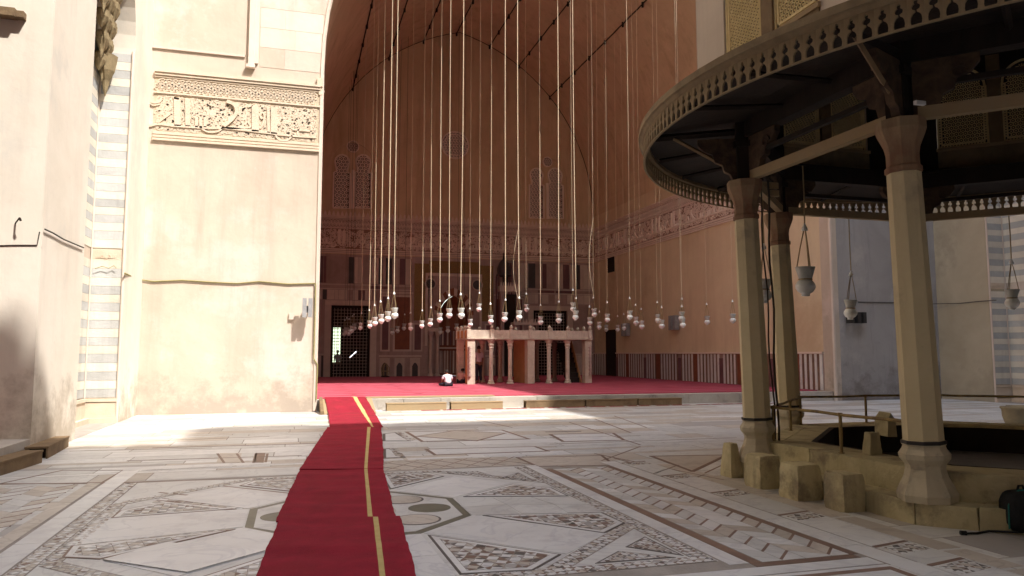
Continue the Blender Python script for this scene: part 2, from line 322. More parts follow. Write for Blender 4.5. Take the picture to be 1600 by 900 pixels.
# filler paving over the whole court: courses of slabs, one joined mesh far away and in the unseen parts
gg=G(); q=random.Random(3); y=YN
names=['marble','marble_w','marble_c','marble_g']
near=[]
while y<YF+.2:
    h=q.choice((.16,.45,.6,.7,.3,.55)) if y>11 else q.choice((.5,.6,.7)); x=XL+q.random()*-.5; h=min(h,YF+.3-y)
    while x<XR:
        wd=q.uniform(.6,2.6) if h>.2 else q.uniform(1.5,3.5); mi=q.choices(range(4),(6,2,3.2,.7))[0]; gp=.008
        pl=[(max(x,XL)+gp,y+gp),(min(x+wd,XR)-gp,y+gp),(min(x+wd,XR)-gp,y+h-gp),(max(x,XL)+gp,y+h-gp)]
        if min(x+wd,XR)-max(x,XL)>.05 and h>.04:
            if 3.3<y<16 and -4.2<x<7.5 and not (-2.5<x<4.6 and y+h<11.2 and x+wd<4.9): near.append((pl,names[mi]))
            else: gg.prism(pl,.0003,.0012,mi,bottom=False)
        x+=wd
    y+=h
gg.build('paving',[M[k] for k in names],FLOOR,kind='stuff',local=True)
for pl,m in near[:110]: slab(pl,1,m,gap=0,th=.0012)
gg=G()
for pl,m in near[110:]: gg.prism(pl,.0003,.0012,names.index(m),bottom=False)
gg.build('paving',[M[k] for k in names],FLOOR,kind='stuff',local=True)

# star panel of the court: measured around its centre
cx0,cy0=.71,8.33
slab([(-2.42,5.1),(4.95,5.1),(4.95,11.15),(-2.42,11.15)],1.6,'grout','mortar_bed',0)
def oc(a,t,fx=1,fy=1): return [(cx0+x,cy0+y) for x,y in ((a,-t),(a,t),(t,a),(-t,a),(-a,t),(-a,-t),(-t,-a),(t,-a))]
slab([(-2.0,5.58),(3.40,5.58),(3.40,11.02),(-2.0,11.02)],2,'marble','slab',0)
slab(oc(1.13,.49),4,'olive','inlay_band',0); slab(oc(1.045,.45),5,'marble','slab',0)
for k in range(8):
    a=PI/4*k; c=(cx0+.77*math.cos(a),cy0+.77*math.sin(a)); circ=lambda r,n=28:[(c[0]+r*math.cos(2*PI*i/n),c[1]+r*math.sin(2*PI*i/n)) for i in range(n)]
    if k%2==0: slab(circ(.235),6,'olive','marble_disc',0)
    else: slab(circ(.25),6,'basalt','inlay_ring',0); slab(circ(.225),7,'marble_c','marble_disc',0)
slab([(cx0+.4*math.cos(2*PI*i/32),cy0+.4*math.sin(2*PI*i/32)) for i in range(32)],6,'marble_c','marble_disc',0)
mx=lambda pl:[(2*cx0-x,y) for x,y in pl]
# white slabs radiating from the octagon
for pl in ([(1.86,7.86),(1.22,7.20),(2.27,6.12),(2.90,6.71)],[(1.86,8.86),(1.24,9.47),(2.18,10.35),(2.80,9.62)],
           mx([(1.86,8.86),(1.24,9.47),(2.18,10.35),(2.80,9.7)])): slab(pl,4,'marble_w',gap=.004)
slab([(-.42,7.92),(.18,7.22),(-.82,6.35),(-1.47,7.0)],4.5,'marble_w',gap=.004)
slab([(.24,7.19),(1.20,7.19),(1.22,6.4),(.22,6.4)],4,'marble_w'); slab([(.22,6.4),(1.22,6.4),(1.24,5.72),(.2,5.72)],4,'marble_w')
slab([(.24,9.47),(1.18,9.47),(1.16,10.8),(.24,10.8)],4,'marble')
slab([(-.43,8.82),(-.43,7.95),(-1.9,7.6),(-1.9,9.0)],4,'marble_w')
xs=[1.88,2.3,2.75,3.24]; 
for i in range(3):   # the cracked slab on the right axis
    a,b=xs[i],xs[i+1]; T=lambda x:8.80-.19*(x-1.88); B=lambda x:7.84-.19*(x-1.88); mid=lambda x:(T(x)+B(x))/2+.05*math.sin(9*x)
    sk=(-.06,.05,.12,0)[i]; sk2=(-.06,.05,.12,0)[i+1] if i<2 else 0
    slab([(a+sk,mid(a)),(b+sk2,mid(b)),(b-.02,T(b)),(a,T(a))],4,'marble',gap=.004)
    slab([(a+sk*.5+.05*(i>0),B(a)),(b+.05*(i<2),B(b)),(b+sk2,mid(b)),(a+sk,mid(a))],4,'marble',gap=.004)
def shrink(pl,d):
    n=len(pl); s=1 if sum(pl[i-1][0]*pl[i][1]-pl[i][0]*pl[i-1][1] for i in range(n))>0 else -1; out=[]
    L=[]
    for i in range(n):
        a,b=Vector(pl[i]),Vector(pl[(i+1)%n]); t=(b-a).normalized(); nn=Vector((-t.y,t.x))*s*d; L.append((a+nn,t))
    for i in range(n):
        (p,t),(q_,u)=L[i-1],L[i]; den=t.x*u.y-t.y*u.x
        if abs(den)<1e-6: out.append(tuple(q_)); continue
        k=((q_.x-p.x)*u.y-(q_.y-p.y)*u.x)/den; out.append((p.x+t.x*k,p.y+t.y*k))
    return out
kites=[[(1.95,7.80),(3.21,7.58),(3.24,7.05),(2.87,6.71)],[(1.25,7.12),(2.22,6.12),(1.85,5.74),(1.27,5.80)],
       [(1.98,8.87),(2.79,9.54),(3.19,9.13),(3.20,8.55)],[(1.20,9.60),(2.05,10.40),(1.9,10.75),(1.22,10.75)],
       mx([(1.25,7.12),(2.22,6.12),(1.85,5.74),(1.27,5.80)]),[(-.5,7.86),(-1.5,7.05),(-1.82,7.2),(-1.85,7.6)],
       mx([(1.98,8.87),(2.79,9.54),(3.19,9.13),(3.20,8.75)]),mx([(1.20,9.60),(2.05,10.40),(1.9,10.75),(1.22,10.75)])]
for i,k in enumerate(kites):
    slab(k,5,'basalt' if i<4 else 'brownm','inlay_band',0); slab(shrink(k,.022),6,'marble_w','inlay_margin',0)
    slab(shrink(k,.075),6.5,'grout','mosaic_bed',0)
    mosaic(shrink(k,.078),.135 if i==1 else .12,7.4,.3 if i%2 else .8)
# bands of small mosaic
octo=[(3.31,9.55),(3.31,7.02),(2.0,5.70),(-.55,5.70),(-1.86,7.02),(-1.86,9.55),(-.55,10.88),(2.0,10.88)]
def bandpoly(a,b,wd):
    a,b=Vector(a),Vector(b); t=(b-a).normalized(); n=Vector((-t.y,t.x))*wd/2; return [tuple(a+n),tuple(a-n),tuple(b-n),tuple(b+n)]
for i in range(8):
    a,b=octo[i-1],octo[i]; vis=True
    ang=math.atan2(b[1]-a[1],b[0]-a[0]); slab(bandpoly(a,b,.17),3+.2*(i%2),'grout','mosaic_bed',0)
    mosaic(bandpoly(a,b,.15),.085,4+.2*(i%2),ang+.0,(9,3,.6,.8,.5))
for iq,(a,b) in enumerate((((3.31,6.95),(3.31,5.76)),((3.38,5.66),(.2,5.66)),((3.31,9.6),(3.31,10.95)),((-2.02,5.6),(-2.02,11.0)))):
    slab(bandpoly(a,b,.17),3.4+.17*iq,'grout','mosaic_bed',0); mosaic(bandpoly(a,b,.15),.085,4.6+.17*iq,math.atan2(b[1]-a[1],b[0]-a[0]),(9,3,.6,.8,.5))
for tri in ([(3.18,6.49),(2.85,6.20),(3.20,5.80)],[(2.73,6.09),(2.39,5.79),(3.11,5.77)],[(3.13,10.42),(2.79,10.07),(3.15,9.67)],[(2.6,10.72),(2.25,10.75),(2.72,10.2)]):
    slab(tri,4,'basalt','inlay_band',0); slab(shrink(tri,.018),4.6,'grout','mosaic_bed',0); mosaic(shrink(tri,.02),.075,5.5,.78,(9,2,.6,1.4,.6))
# long white and brown strips
for x0,x1,m,Ya,Yb in ((3.42,3.60,'marble_w',5.45,11.05),(3.61,3.71,'brownm',5.44,10.62),(4.58,4.66,'brownm',5.44,10.62),(4.68,4.93,'marble_w',3.5,11.1),(-2.36,-2.12,'marble_w',4.5,12.3),(-2.56,-2.40,'marble_c',7.6,11.15)):
    yy=Ya; 
    while yy<Yb-.05:
        y2=min(Yb,yy+(1.1 if 'marble' in m else 5.3)); slab([(x0,yy),(x1,yy),(x1,y2),(x0,y2)],3,m,'slab' if 'marble' in m else 'inlay_band',.003); yy=y2
slab([(3.6,5.34),(4.6,5.34),(4.6,5.44),(3.6,5.44)],3.2,'brownm','inlay_band',0)
slab([(-.5,5.14),(2.2,5.14),(2.2,5.34),(-.5,5.34)],3,'marble_w'); slab([(2.2,5.14),(4.66,5.14),(4.66,5.33),(2.2,5.33)],3,'marble_w')
slab([(3.5,4.0),(4.66,4.0),(4.66,5.12),(3.5,5.12)],2,'marble_w',gap=0); frame([(3.68,3.9),(4.6,3.9),(4.6,5.02),(3.68,5.02)],.07,layer=3,m='brownm')
mosaic([(3.9,4.3),(4.4,4.3),(4.4,4.85),(3.9,4.85)],.12,3,.3)
# staggered slanting tiles with brown bars between two strips
def zigzag(x0,x1,y0,y1,XA,mats,seed,sy=1.,layer=3,bars=True):
    reg=[(x0,y0),(x1,y0),(x1,y1),(x0,y1)]; q=random.Random(seed); P=.258*sy; b=.22; d=.26; y=y0-1
    xs_=[XA-d-b,XA-d,XA,XA+b,XA+b+d,XA+2*b+d]        # alternate joint strips and squares
    ys_=[-b+.2*sy*1.0,0+.2*sy,0,b,b-.2*sy,2*b-.2*sy]
    while y<y1+1:
        for i in range(5):
            g_=.004; dy=P-.008
            t=[(xs_[i]+g_,y+ys_[i]),(xs_[i+1]-g_,y+ys_[i+1]),(xs_[i+1]-g_,y+ys_[i+1]-dy),(xs_[i]+g_,y+ys_[i]-dy)]; c=clip(t,reg)
            if len(c)>2 and area(c)>.0008: slab(c,layer,q.choices(mats,(4,3,2)[:len(mats)])[0],'tile',0)
            if bars and i in (0,2,4):
                t=[(xs_[i],y+ys_[i]+.014),(xs_[i+1],y+ys_[i+1]+.014),(xs_[i+1]+.006,y+ys_[i+1]-.018),(xs_[i]+.006,y+ys_[i]-.018)]; c=clip(t,reg)
                if len(c)>2 and area(c)>.0006: slab(c,layer+.6,'brownm','inlay_bar',0)
        y+=P
zigzag(3.725,4.575,5.45,10.6,3.92,['marble','marble_w','marble_c'],4)
zigzag(-3.6,-2.58,7.6,11.1,-3.35,['marble','marble_c'],9,1.2)
# slabs between the strip and the fountain
for i,(y0,y1) in enumerate(((3.6,5.02),(5.06,5.62),(5.66,6.97),(7.01,8.3),(8.34,9.6),(9.64,10.9))):
    slab([(4.96,y0-.05),(5.40,y0+.05),(5.40,y1+.05),(4.96,y1-.05)],2.6,'marble' if i%2 else 'marble_w')
    slab([(4.96,y1-.05),(5.4,y1+.04),(5.4,y1+.09),(4.96,y1)],3.2,'brownm','inlay_band',0)
    mosaic([(5.0,y1-.30),(5.38,y1-.22),(5.38,y1+.02),(5.0,y1-.08)],.09,3.4,.3,(6,3,1.5,1.2,1))
    slab([(5.43,y0-.3),(5.68,y0-.3),(5.68,y1-.3),(5.43,y1-.3)],2.4,'marble_c')
# inlaid frames in the middle distance
slab([(1.1,11.15),(3.42,11.15),(3.42,12.1),(1.1,12.1)],2,'marble_c','slab',0)
for i in range(6):
    x=1.2+i*.4; strip([(x-.25,11.2),(x+.35,12.05)],.02,2.6,'brownm'); strip([(x+.35,11.2),(x-.25,12.05)],.02,2.9,'brownm')
for i in range(5): slab([(-2.1+i*1.3,12.15),(-.85+i*1.3,12.15),(-.85+i*1.3,12.35),(-2.1+i*1.3,12.35)],2.4,'marble_w')
def rectframe(pts,wd=.06,m='brownm',fill=None,ly=2.4):
    pl=P2(*pts)
    if fill: slab(pl,ly-.5,fill,'slab',0)
    frame(pl,wd,layer=ly,m=m)
rectframe([(635,675),(784,672),(826,686),(660,690)],.07,'brownm','marble_w')
pl=P2((651,682),(712,673),(790,677),(745,689)); slab(pl,3,'marble_c','slab',0); frame(pl,.05,layer=3.6,m='brownm')
rectframe([(666,702),(836,698),(856,705),(680,711)],.06,'brownm','marble_w')
rectframe([(600,678),(618,676),(640,689),(600,689)],.06,'basalt','marble_w')
rectframe([(600,702),(610,701),(630,715),(600,716)],.07,'basalt','marble_w')
mosaic(P2((617,675),(627,675),(647,689),(637,689)),.16,3.4,.3); mosaic(P2((608,701),(620,700),(634,715),(620,715)),.14,3.6,.3)
rectframe([(860,679),(958,677),(975,688),(880,690)],.07,'brownm','marble_w')
rectframe([(808,715),(940,712),(960,727),(840,729)],.05,'brownm','marble_c')
rectframe([(1018,713),(1136,711),(1082,737)],.07,'brownm','marble_c')
for a in ([(960,650),(1010,668)],[(930,655),(985,676)],[(890,660),(1000,695)]): strip(P2(*a),.035,2.6,'brownm')
strip(P2((850,660),(960,658)),.08,2.2,'marble_g'); strip(P2((855,675),(905,674)),.09,2.6,'basalt')
for i,a in enumerate(([(900,655),(1140,652)],[(860,694),(1150,684)],[(940,720),(1000,698)],[(960,716),(1030,736)],[(1000,748),(1060,727)],[(990,740),(1150,772)],[(1100,740),(1150,717)],[(1060,757),(1100,742)],[(930,709),(1130,750)],[(740,655),(800,668)],[(860,684),(1000,681)],[(870,728),(1120,770)])): strip(P2(*a),.03,2.2+.1*(i%5),'brownm')
for i,a in enumerate(([(215,690),(420,682)],[(110,705),(330,700)],[(230,735),(500,722)],[(340,709),(350,723)],[(370,709),(380,723)],[(400,709),(396,723)],[(418,709),(415,722)],[(0,757),(230,753)],[(150,756),(480,745)],[(250,770),(420,786)],[(350,760),(460,772)],[(200,720),(470,712)],[(240,700),(500,693)])): strip(P2(*a),.028 if i<3 else .04,2.2+.1*(i%5),'brownm')
slab(P2((343,708),(378,708),(375,723),(338,723)),2.1,'marble_c'); slab(P2((399,708),(415,708),(412,723),(397,723)),2.2,'brownm')
pl=P2((98,735),(193,735),(156,756),(0,756)); frame(pl,.03,layer=2.3,m='brownm')
mosaic(P2((250,778),(410,795),(215,800)),.17,3,.5,(3,5,1.4,.3,.6)); mosaic(P2((120,836),(370,826),(240,855),(170,866)),.15,3,.2,(3,5,1.6,.3,.6))
mosaic(P2((120,872),(270,898),(380,868),(440,840),(420,899),(130,899)) ,.15,1.9,.2,(5,4,1.4,.5,.6))
# a lifted slab with a dark gap under its edge
gg=G(); pl=P2((160,877),(262,850),(414,863),(292,897)); gg.prism(pl,.011,.018); gg.build('slab',M['marble_w'],FLOOR,local=True,label='long white marble slab lifted at its near edge')

# ================================================================ BUILDINGS
def wall_poly(a0,a1,ztop,cuts):
    """outline of a wall from a0 to a1 with openings (list of point lists starting and ending on the floor)"""
    pl=[(a0,-.3)]
    for c in cuts: pl+=[(c[0][0],-.3)]+c+[(c[-1][0],-.3)]
    return pl+[(a1,-.3),(a1,ztop),(a0,ztop)]
# --- hall with its vault
hall=thing('vaulted_hall','great open vaulted prayer hall of reddish plaster with marble clad back wall','hall',(IC,YF+11,0))
g=G(); g.wallp(wall_poly(XL-2,XR+2,39,[[(IL,0)]+arch_pts(IC,IW,ZS-.3,AR,18)+[(IR,0)]]),YF,YF+.6,'y')
FAC=g.build('facade_wall',M['plaster'],hall,label='tall sunlit plaster front wall around the arch')
# barrel of the vault and side walls as one shell
prof=arch_pts(IC,IW,ZS,AR,20); ys=[YF+.6+i*(YB-YF-.6)/12 for i in range(13)]
g=G(); vs=[(x,y,z) for y in ys for x,z in prof]; n=len(prof)
g.add(vs,[(j*n+i,j*n+i+1,(j+1)*n+i+1,(j+1)*n+i) for j in range(12) for i in range(n-1)])
g.add([(IL-1,YF+.6,ZS),(IR+1,YF+.6,ZS),(IR+1,YF+.6,38),(IL-1,YF+.6,38),(IL-1,YB,ZS),(IR+1,YB,ZS),(IR+1,YB,38),(IL-1,YB,38)],[(3,2,6,7),(0,3,7,4),(1,5,6,2)])
g.build('vault',M['iwan'],hall,smooth=False)
g=G(); g.box((IL-1,YF+.6,-.2),(IL,YB,ZS)); g.build('side_wall',M['iwan_side'],hall)
g=G(); g.box((IR,YF+.6,-.2),(IR+1,YB,ZS)); g.build('side_wall',M['iwan_side'],hall)
g=G(); g.wallp(wall_poly(IL-1,IR+1,38,[[(2.1,0),(2.1,4.6),(4.4,4.6),(4.4,0)],[(8.65,0)]+arch_pts(9.55,.9,4.1,1.3,8)+[(10.45,0)],[(14.8,0),(14.8,4.5),(17.1,4.5),(17.1,0)]]),YB,YB+.5,'y'); g.build('back_wall',M['iwan'],hall)
g=G(); g.tube([(x,YB-.02,z) for x,z in prof],.032,5); g.build('arch_joint',M['wood_dk'],hall)
# edge moulding of the front arch, both jambs
pts=[(IL,PZ-.3)]+[(IL,z) for z in (3,6,ZS-.6)]+arch_pts(IC,IW,ZS-.3,AR,18)+[(IR,ZS-.6),(IR,6),(IR,3),(IR,0)]
g=G(); g.tube([(x,YF+.02,z) for x,z in pts],.07,6); g.build('arch_moulding',M['plaster_lt'],hall)
# grey render on the right pier, pale patches on the left one (thin coats of plaster)
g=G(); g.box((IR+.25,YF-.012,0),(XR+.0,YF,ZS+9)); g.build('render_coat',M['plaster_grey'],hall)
# raised floor of the hall with worn stone front edge
g=G(); g.box((IL+.001,YF+.3,-.1),(IR-.001,YB,PZ-.02)); o=g.build('hall_floor',M['stone_lt'],kind='structure')
x=IL+.02; k=0
while x<IR-.1:
    x2=min(IR-.02,x+rnd.uniform(1.1,2.2)); g=G(); g.box((x+.006,YF+.12+rnd.uniform(0,.01),-.05),(x2-.006,YF+.55,PZ+rnd.uniform(-.006,.006))); g.build('kerb_stone',M['stone_lt'],o,local=True); x=x2
# hall carpet with its woven rows
g=G(); g.box((IL+.03,YF+1.0,PZ-.019),(IR-.03,YB-.02,PZ+.012)); HC_=g.build('hall_carpet',M['red2']); tag(HC_,'wide red prayer carpet covering the floor of the vaulted hall','carpet')
for i in range(19):
    y=YF+1.55+i*1.15; g=G(); g.box((IL+.04,y,PZ+.012),(IR-.04,y+.09,PZ+.015)); g.build('woven_line',M['red3'],HC_,local=True)
g=G(); g.box((2.2,YF+.58,PZ+.0),(6.3,YF+1.02,PZ+.03)); tag(g.build('floor_mat',M['wood_lt']),'narrow straw coloured mat along the hall step behind the runner','mat')

# --- carved inscription bands
def scrolls(g,a0,a1,z0,z1,P,n,r0,r1,wd,d,seed,m=0):
    q=random.Random(seed)
    for _ in range(n):
        a=q.uniform(a0+r1,a1-r1); z=q.uniform(z0+r0,z1-r0); r=min(q.uniform(r0,r1),z1-z,z-z0); s=q.uniform(0,6.3); e=s+q.choice((-1,1))*q.uniform(2.2,5.2)
        g.ribbon([(a+r*math.cos(s+(e-s)*t/6)*(1-.09*t),z+r*math.sin(s+(e-s)*t/6)*(1-.09*t)) for t in range(7)],wd*q.uniform(.7,1.2),d*q.uniform(.6,1),P,m)
        if q.random()<.6:
            aa,zz=a+r*math.cos(e)*.4,z+r*math.sin(e)*.4; g.ribbon([(aa-wd,zz),(aa+wd,zz+wd*.5)],wd*1.6,d,P,m)
def letters(g,a0,a1,z0,z1,P,wd,d,seed,m=0,dense=1.):
    """tall uprights, teeth, bowls and a running base line in the manner of the carved script"""
    q=random.Random(seed); h=z1-z0; a=a0+wd; base=z0+.22*h
    while a<a1-3*wd:
        k=q.choice('IILTTOCDJS'); 
        if k=='I': g.ribbon([(a,base),(a,z1-.03*h)],wd,d,P,m); g.ribbon([(a-wd*.9,z1-.06*h),(a+wd*.5,z1-.02*h)],wd*.5,d,P,m); st=wd*2.6
        elif k=='L': g.ribbon([(a,base),(a,z1-.03*h)],wd,d,P,m); g.ribbon([(a+wd*1.7,base),(a+wd*1.7,z1-.08*h)],wd*.9,d,P,m); st=wd*4.2
        elif k=='T':
            for i in range(q.randint(2,3)): g.ribbon([(a+i*wd*1.2,base),(a+i*wd*1.2,base+.22*h)],wd*.6,d,P,m)
            st=wd*4.4
        elif k=='O': g.ribbon([(a+wd+wd*.9*math.cos(t),base+.14*h+.12*h*math.sin(t)) for t in [i*.7 for i in range(10)]],wd*.5,d,P,m); st=wd*3.4
        elif k=='C': g.ribbon([(a+wd*2.4,base+.5*h),(a+wd*2.9,base+.36*h),(a+wd*2,base+.2*h),(a,base)],wd*.65,d,P,m); st=wd*4.4
        elif k=='D': g.ribbon([(a,base),(a+wd*1.6,base),(a+wd*1.8,base+.16*h),(a+wd*.2,base+.38*h)],wd*.6,d,P,m); st=wd*3.5
        elif k=='J': g.ribbon([(a+wd,base),(a+wd*1.6,base-.10*h),(a+wd*.6,base-.19*h),(a-wd*.6,base-.15*h)],wd*.55,d,P,m); st=wd*2.6
        else: g.ribbon([(a+wd*.4*i,base+(.10*h if i%2 else 0)) for i in range(7)],wd*.4,d,P,m); st=wd*3.4
        if q.random()<.85: g.ribbon([(a-wd*.5,base),(a+st,base)],wd*.55,d*.95,P,m)
        a+=st*dense
def band(par,a0,a1,P,z0,z1,seed,mats,wd=.11,ns=900,custom=None,tall=None,rs=(.05,.13)):
    h=z1-z0; g=G(); q=lambda a,z,d:P(a,z,d)
    def bx(za,zb,d): g.add([P(a0,za,0),P(a1,za,0),P(a1,zb,0),P(a0,zb,0),P(a0,za,d),P(a1,za,d),P(a1,zb,d),P(a0,zb,d)],[(4,5,6,7),(0,1,5,4),(3,7,6,2),(0,4,7,3),(1,2,6,5)],0)
    bx(z0,z0+.03*h,.07); bx(z0+.045*h,z0+.075*h,.045); bx(z0+.09*h,z0+.13*h,.035)
    bx(z1-.03*h,z1,.10); bx(z1-.07*h,z1-.035*h,.07); bx(z1-.10*h,z1-.08*h,.04)
    zr=z1-.10*h; zm=z1-.31*h; bx(zm-.02*h,zm+.005*h,.05); bx(zm-.035*h,zm-.025*h,.03)
    g.build('moulding',mats[0],par)
    g=G(); g.add([P(a0,z0,.006),P(a1,z0,.006),P(a1,z1,.006),P(a0,z1,.006)],[(0,1,2,3)]); g.build('carved_ground',mats[1],par)
    g=G(); rr=(zr-zm)*.27; n=int((a1-a0)/(rr*1.55)); qq=random.Random(seed+5)    # interlaced rosettes
    for i in range(n):
        for j in (0,1):
            a=a0+rr+(i+.5*j)*(a1-a0-2*rr)/n; z=zm+rr*1.15+j*rr*1.25+.01
            g.ribbon([(a+rr*math.cos(t*PI/3+.3),z+rr*math.sin(t*PI/3+.3)) for t in range(7)],rr*.28,.030,P)
            for t in range(3): g.ribbon([(a+rr*.75*math.cos(t*PI/3),z+rr*.75*math.sin(t*PI/3)),(a-rr*.75*math.cos(t*PI/3),z-rr*.75*math.sin(t*PI/3))],rr*.16,.024,P)
    g.build('rosette_relief',mats[0],par,kind='stuff')
    zt=zm-.04*h; zb=z0+.14*h
    g=G(); scrolls(g,a0,a1,zb,zt,P,ns,rs[0],rs[1],wd*.22,.021,seed); g.build('scroll_relief',mats[0],par,kind='stuff')
    g=G()
    if custom: custom(g,P)
    else: letters(g,a0,a1,zb+.02,zt,P,wd,.055,seed)
    g.build('carved_lettering',mats[2] if len(mats)>2 else mats[0],par,kind='stuff' )
PYf=lambda off:(lambda a,z,d:(a,off-d,z))
Z7=lambda x,y:(lambda v:(v.x,v.z))(gy(120+x/3.749,y/3.749,YF))
def kufic(g,P):
    k=3.749*1165/21.5
    def s(pts,w_,d=.045):
        q=[Vector(Z7(*p)) for p in pts]
        if len(q)>2:
            e=[q[0]]+q+[q[-1]]; q2=[]
            for i in range(len(q)-1):
                a,b,c,d_=e[i:i+4]
                for t in (0,.2,.4,.6,.8): q2.append(.5*((2*b)+(c-a)*t+(2*a-5*b+4*c-d_)*t*t+(3*b-a-3*c+d_)*t**3))
            q=q2+[q[-1]]
        g.ribbon([tuple(p) for p in q],w_/k,d,P)
    s([(588,572),(592,740)],36); s([(650,578),(652,742)],28); s([(565,575),(600,582)],12); s([(1046,618),(1046,772)],40); s([(1122,628),(1124,780)],16); s([(1156,630),(1156,786)],38); s([(1030,618),(1000,628)],12)
    s([(880,597),(922,615),(938,655),(915,697),(862,742)],20,.085); s([(862,742),(900,752),(985,748)],16)
    for x in (702,727,752): s([(x,688),(x,748)],17)
    s([(560,737),(660,744),(770,750)],15); s([(770,752),(870,752),(1030,768),(1170,786)],15); s([(1170,788),(1300,800),(1400,806)],13)
    s([(470,722),(500,700),(545,668)],14); s([(408,728),(430,738),(480,728),(560,738)],13)
    s([(1085,700),(1075,680),(1085,660),(1100,680),(1090,730),(1075,755)],10); s([(985,735),(1000,715),(1018,745),(985,748)],10)
    s([(1165,795),(1190,822),(1235,822),(1262,796)],11); s([(1262,760),(1380,772)],10); s([(1372,735),(1372,800)],10); s([(1300,752),(1290,795)],10)
    s([(410,575),(440,600),(480,600),(500,580)],12); s([(420,600),(450,618),(490,612)],8); s([(720,745),(770,775),(830,770),(860,745)],9)
v0,v1=gy(228,218,YF),gy(228,108,YF)
band(hall,XL+.1,IL-.03,PYf(YF),v0.z,v1.z,21,[M['carved'],M['carved_bg']],.13,1500,kufic,rs=(.05,.13))
PB=PYf(YB)
band(hall,IL+.02,IR-.02,PB,7.75,10.05,33,[M['band'],M['band_bg'],M['letter']],.16,2400,rs=(.06,.15))
PR=lambda a,z,d:(IR-d,a,z); band(hall,YF+.7,YB-.05,PR,7.75,10.0,44,[M['band'],M['band_bg'],M['letter']],.15,2400,rs=(.06,.15))
PL_=lambda a,z,d:(IL+d,a,z); band(hall,YF+.7,YB-.05,PL_,7.75,10.0,45,[M['band'],M['band_bg'],M['letter']],.16,500,rs=(.07,.16))
# crest of small battlements over the band at the back
g=G()
for i in range(72):
    a=IL+.13+i*.2525; g.wallp([(a,10.05),(a+.2,10.05),(a+.17,10.2),(a+.1,10.34),(a+.03,10.2)],YB-.06,YB,'y')
g.build('crest',M['band'],hall,kind='stuff')
# proud upper wall panel with its ledge, beside the arch
vb=gy(230,72,YF).z; a1=gy(385,60,YF).x; ps=gy(399,60,YF).x
g=G(); g.box((XL+.0,YF-.03,vb+.02),(a1,YF,vb+12)); g.build('raised_panel',M['plaster'],hall)
g=G(); g.box((XL,YF-.05,vb-.04),(a1-.02,YF,vb+.025)); g.build('ledge',M['plaster_lt'],hall)
g=G(); g.box((a1+.08,YF-.12,vb-.28),(ps,YF,vb+12)); g.box((ps,YF-.07,vb-.2),(ps+.10,YF,vb+12)); g.box((a1+.02,YF-.15,vb-.36),(ps+.02,YF,vb-.27)); g.build('pilaster',M['plaster_lt'],hall)
for i in range(9):   # big blocks of the arch's stone face
    z0=10.3+i*.62; 
    for x0,x1 in ((ps+.14,ps+.85+.3*(i%2)),(ps+.86+.3*(i%2),.58+.012*i*i)):
        if x1-x0<.2: continue
        g=G(); g.box((x0,YF-.008,z0),(x1,YF,z0+.61)); g.build('stone_block',M['plaster_lt' if (i+int(x0*3))%3 else 'plaster'],hall)
g=G(); g.box((IL-.14,YF-.09,9.85),(IL+.03,YF+.3,10.12)); g.box((IL-.08,YF-.05,9.6),(IL+.03,YF+.3,9.85)); g.build('impost',M['carved'],hall)

# --- side walls of the court
def side(name,label,X,sgn,cutY,niche,pm='plaster'):
    t=thing(name,label,'wall',(X,7.7,0))
    cuts=[[(c,0)]+arch_pts((c+d)/2,(d-c)/2,zs,R,10)+[(d,0)] for c,d,zs,R in cutY]
    g=G(); g.wallp(wall_poly(YN-.6,YF-.002,38.1,cuts),X,X-sgn*.8,'x'); g.build('wall',M[pm],t)
    (c,d,zs,R)=cutY[0]  # side hall
    x0,x1=X-sgn*.8,X-sgn*11
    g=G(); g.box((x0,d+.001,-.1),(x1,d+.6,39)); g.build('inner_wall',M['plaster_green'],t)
    g=G(); g.box((x0,c-.6,-.1),(x1,c-.001,39)); g.box((x1,c-.6,-.1),(x1-sgn*.5,d+.6,39)); g.build('inner_wall',M['plaster'],t)
    g=G(); g.box((x0,c-.6,18.5),(x1,d+.6,19)); g.build('ceiling',M['plaster'],t)
    return t
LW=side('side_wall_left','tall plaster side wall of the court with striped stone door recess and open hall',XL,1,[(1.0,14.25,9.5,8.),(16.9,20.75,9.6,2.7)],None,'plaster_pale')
M['plaster_ol']=mat('olive_shaded_plaster',(.47,.41,.30),(.40,.34,.24),.6,c3=(.36,.31,.225),sc3=.5,t3=.55,bump=.2,bscale=5)  # olive plaster darkened, the right wall's deep shade is put into its colour
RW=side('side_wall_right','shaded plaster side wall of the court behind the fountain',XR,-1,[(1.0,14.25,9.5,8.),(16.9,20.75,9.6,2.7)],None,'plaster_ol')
LW.name='side_wall'; RW.name='side_wall'
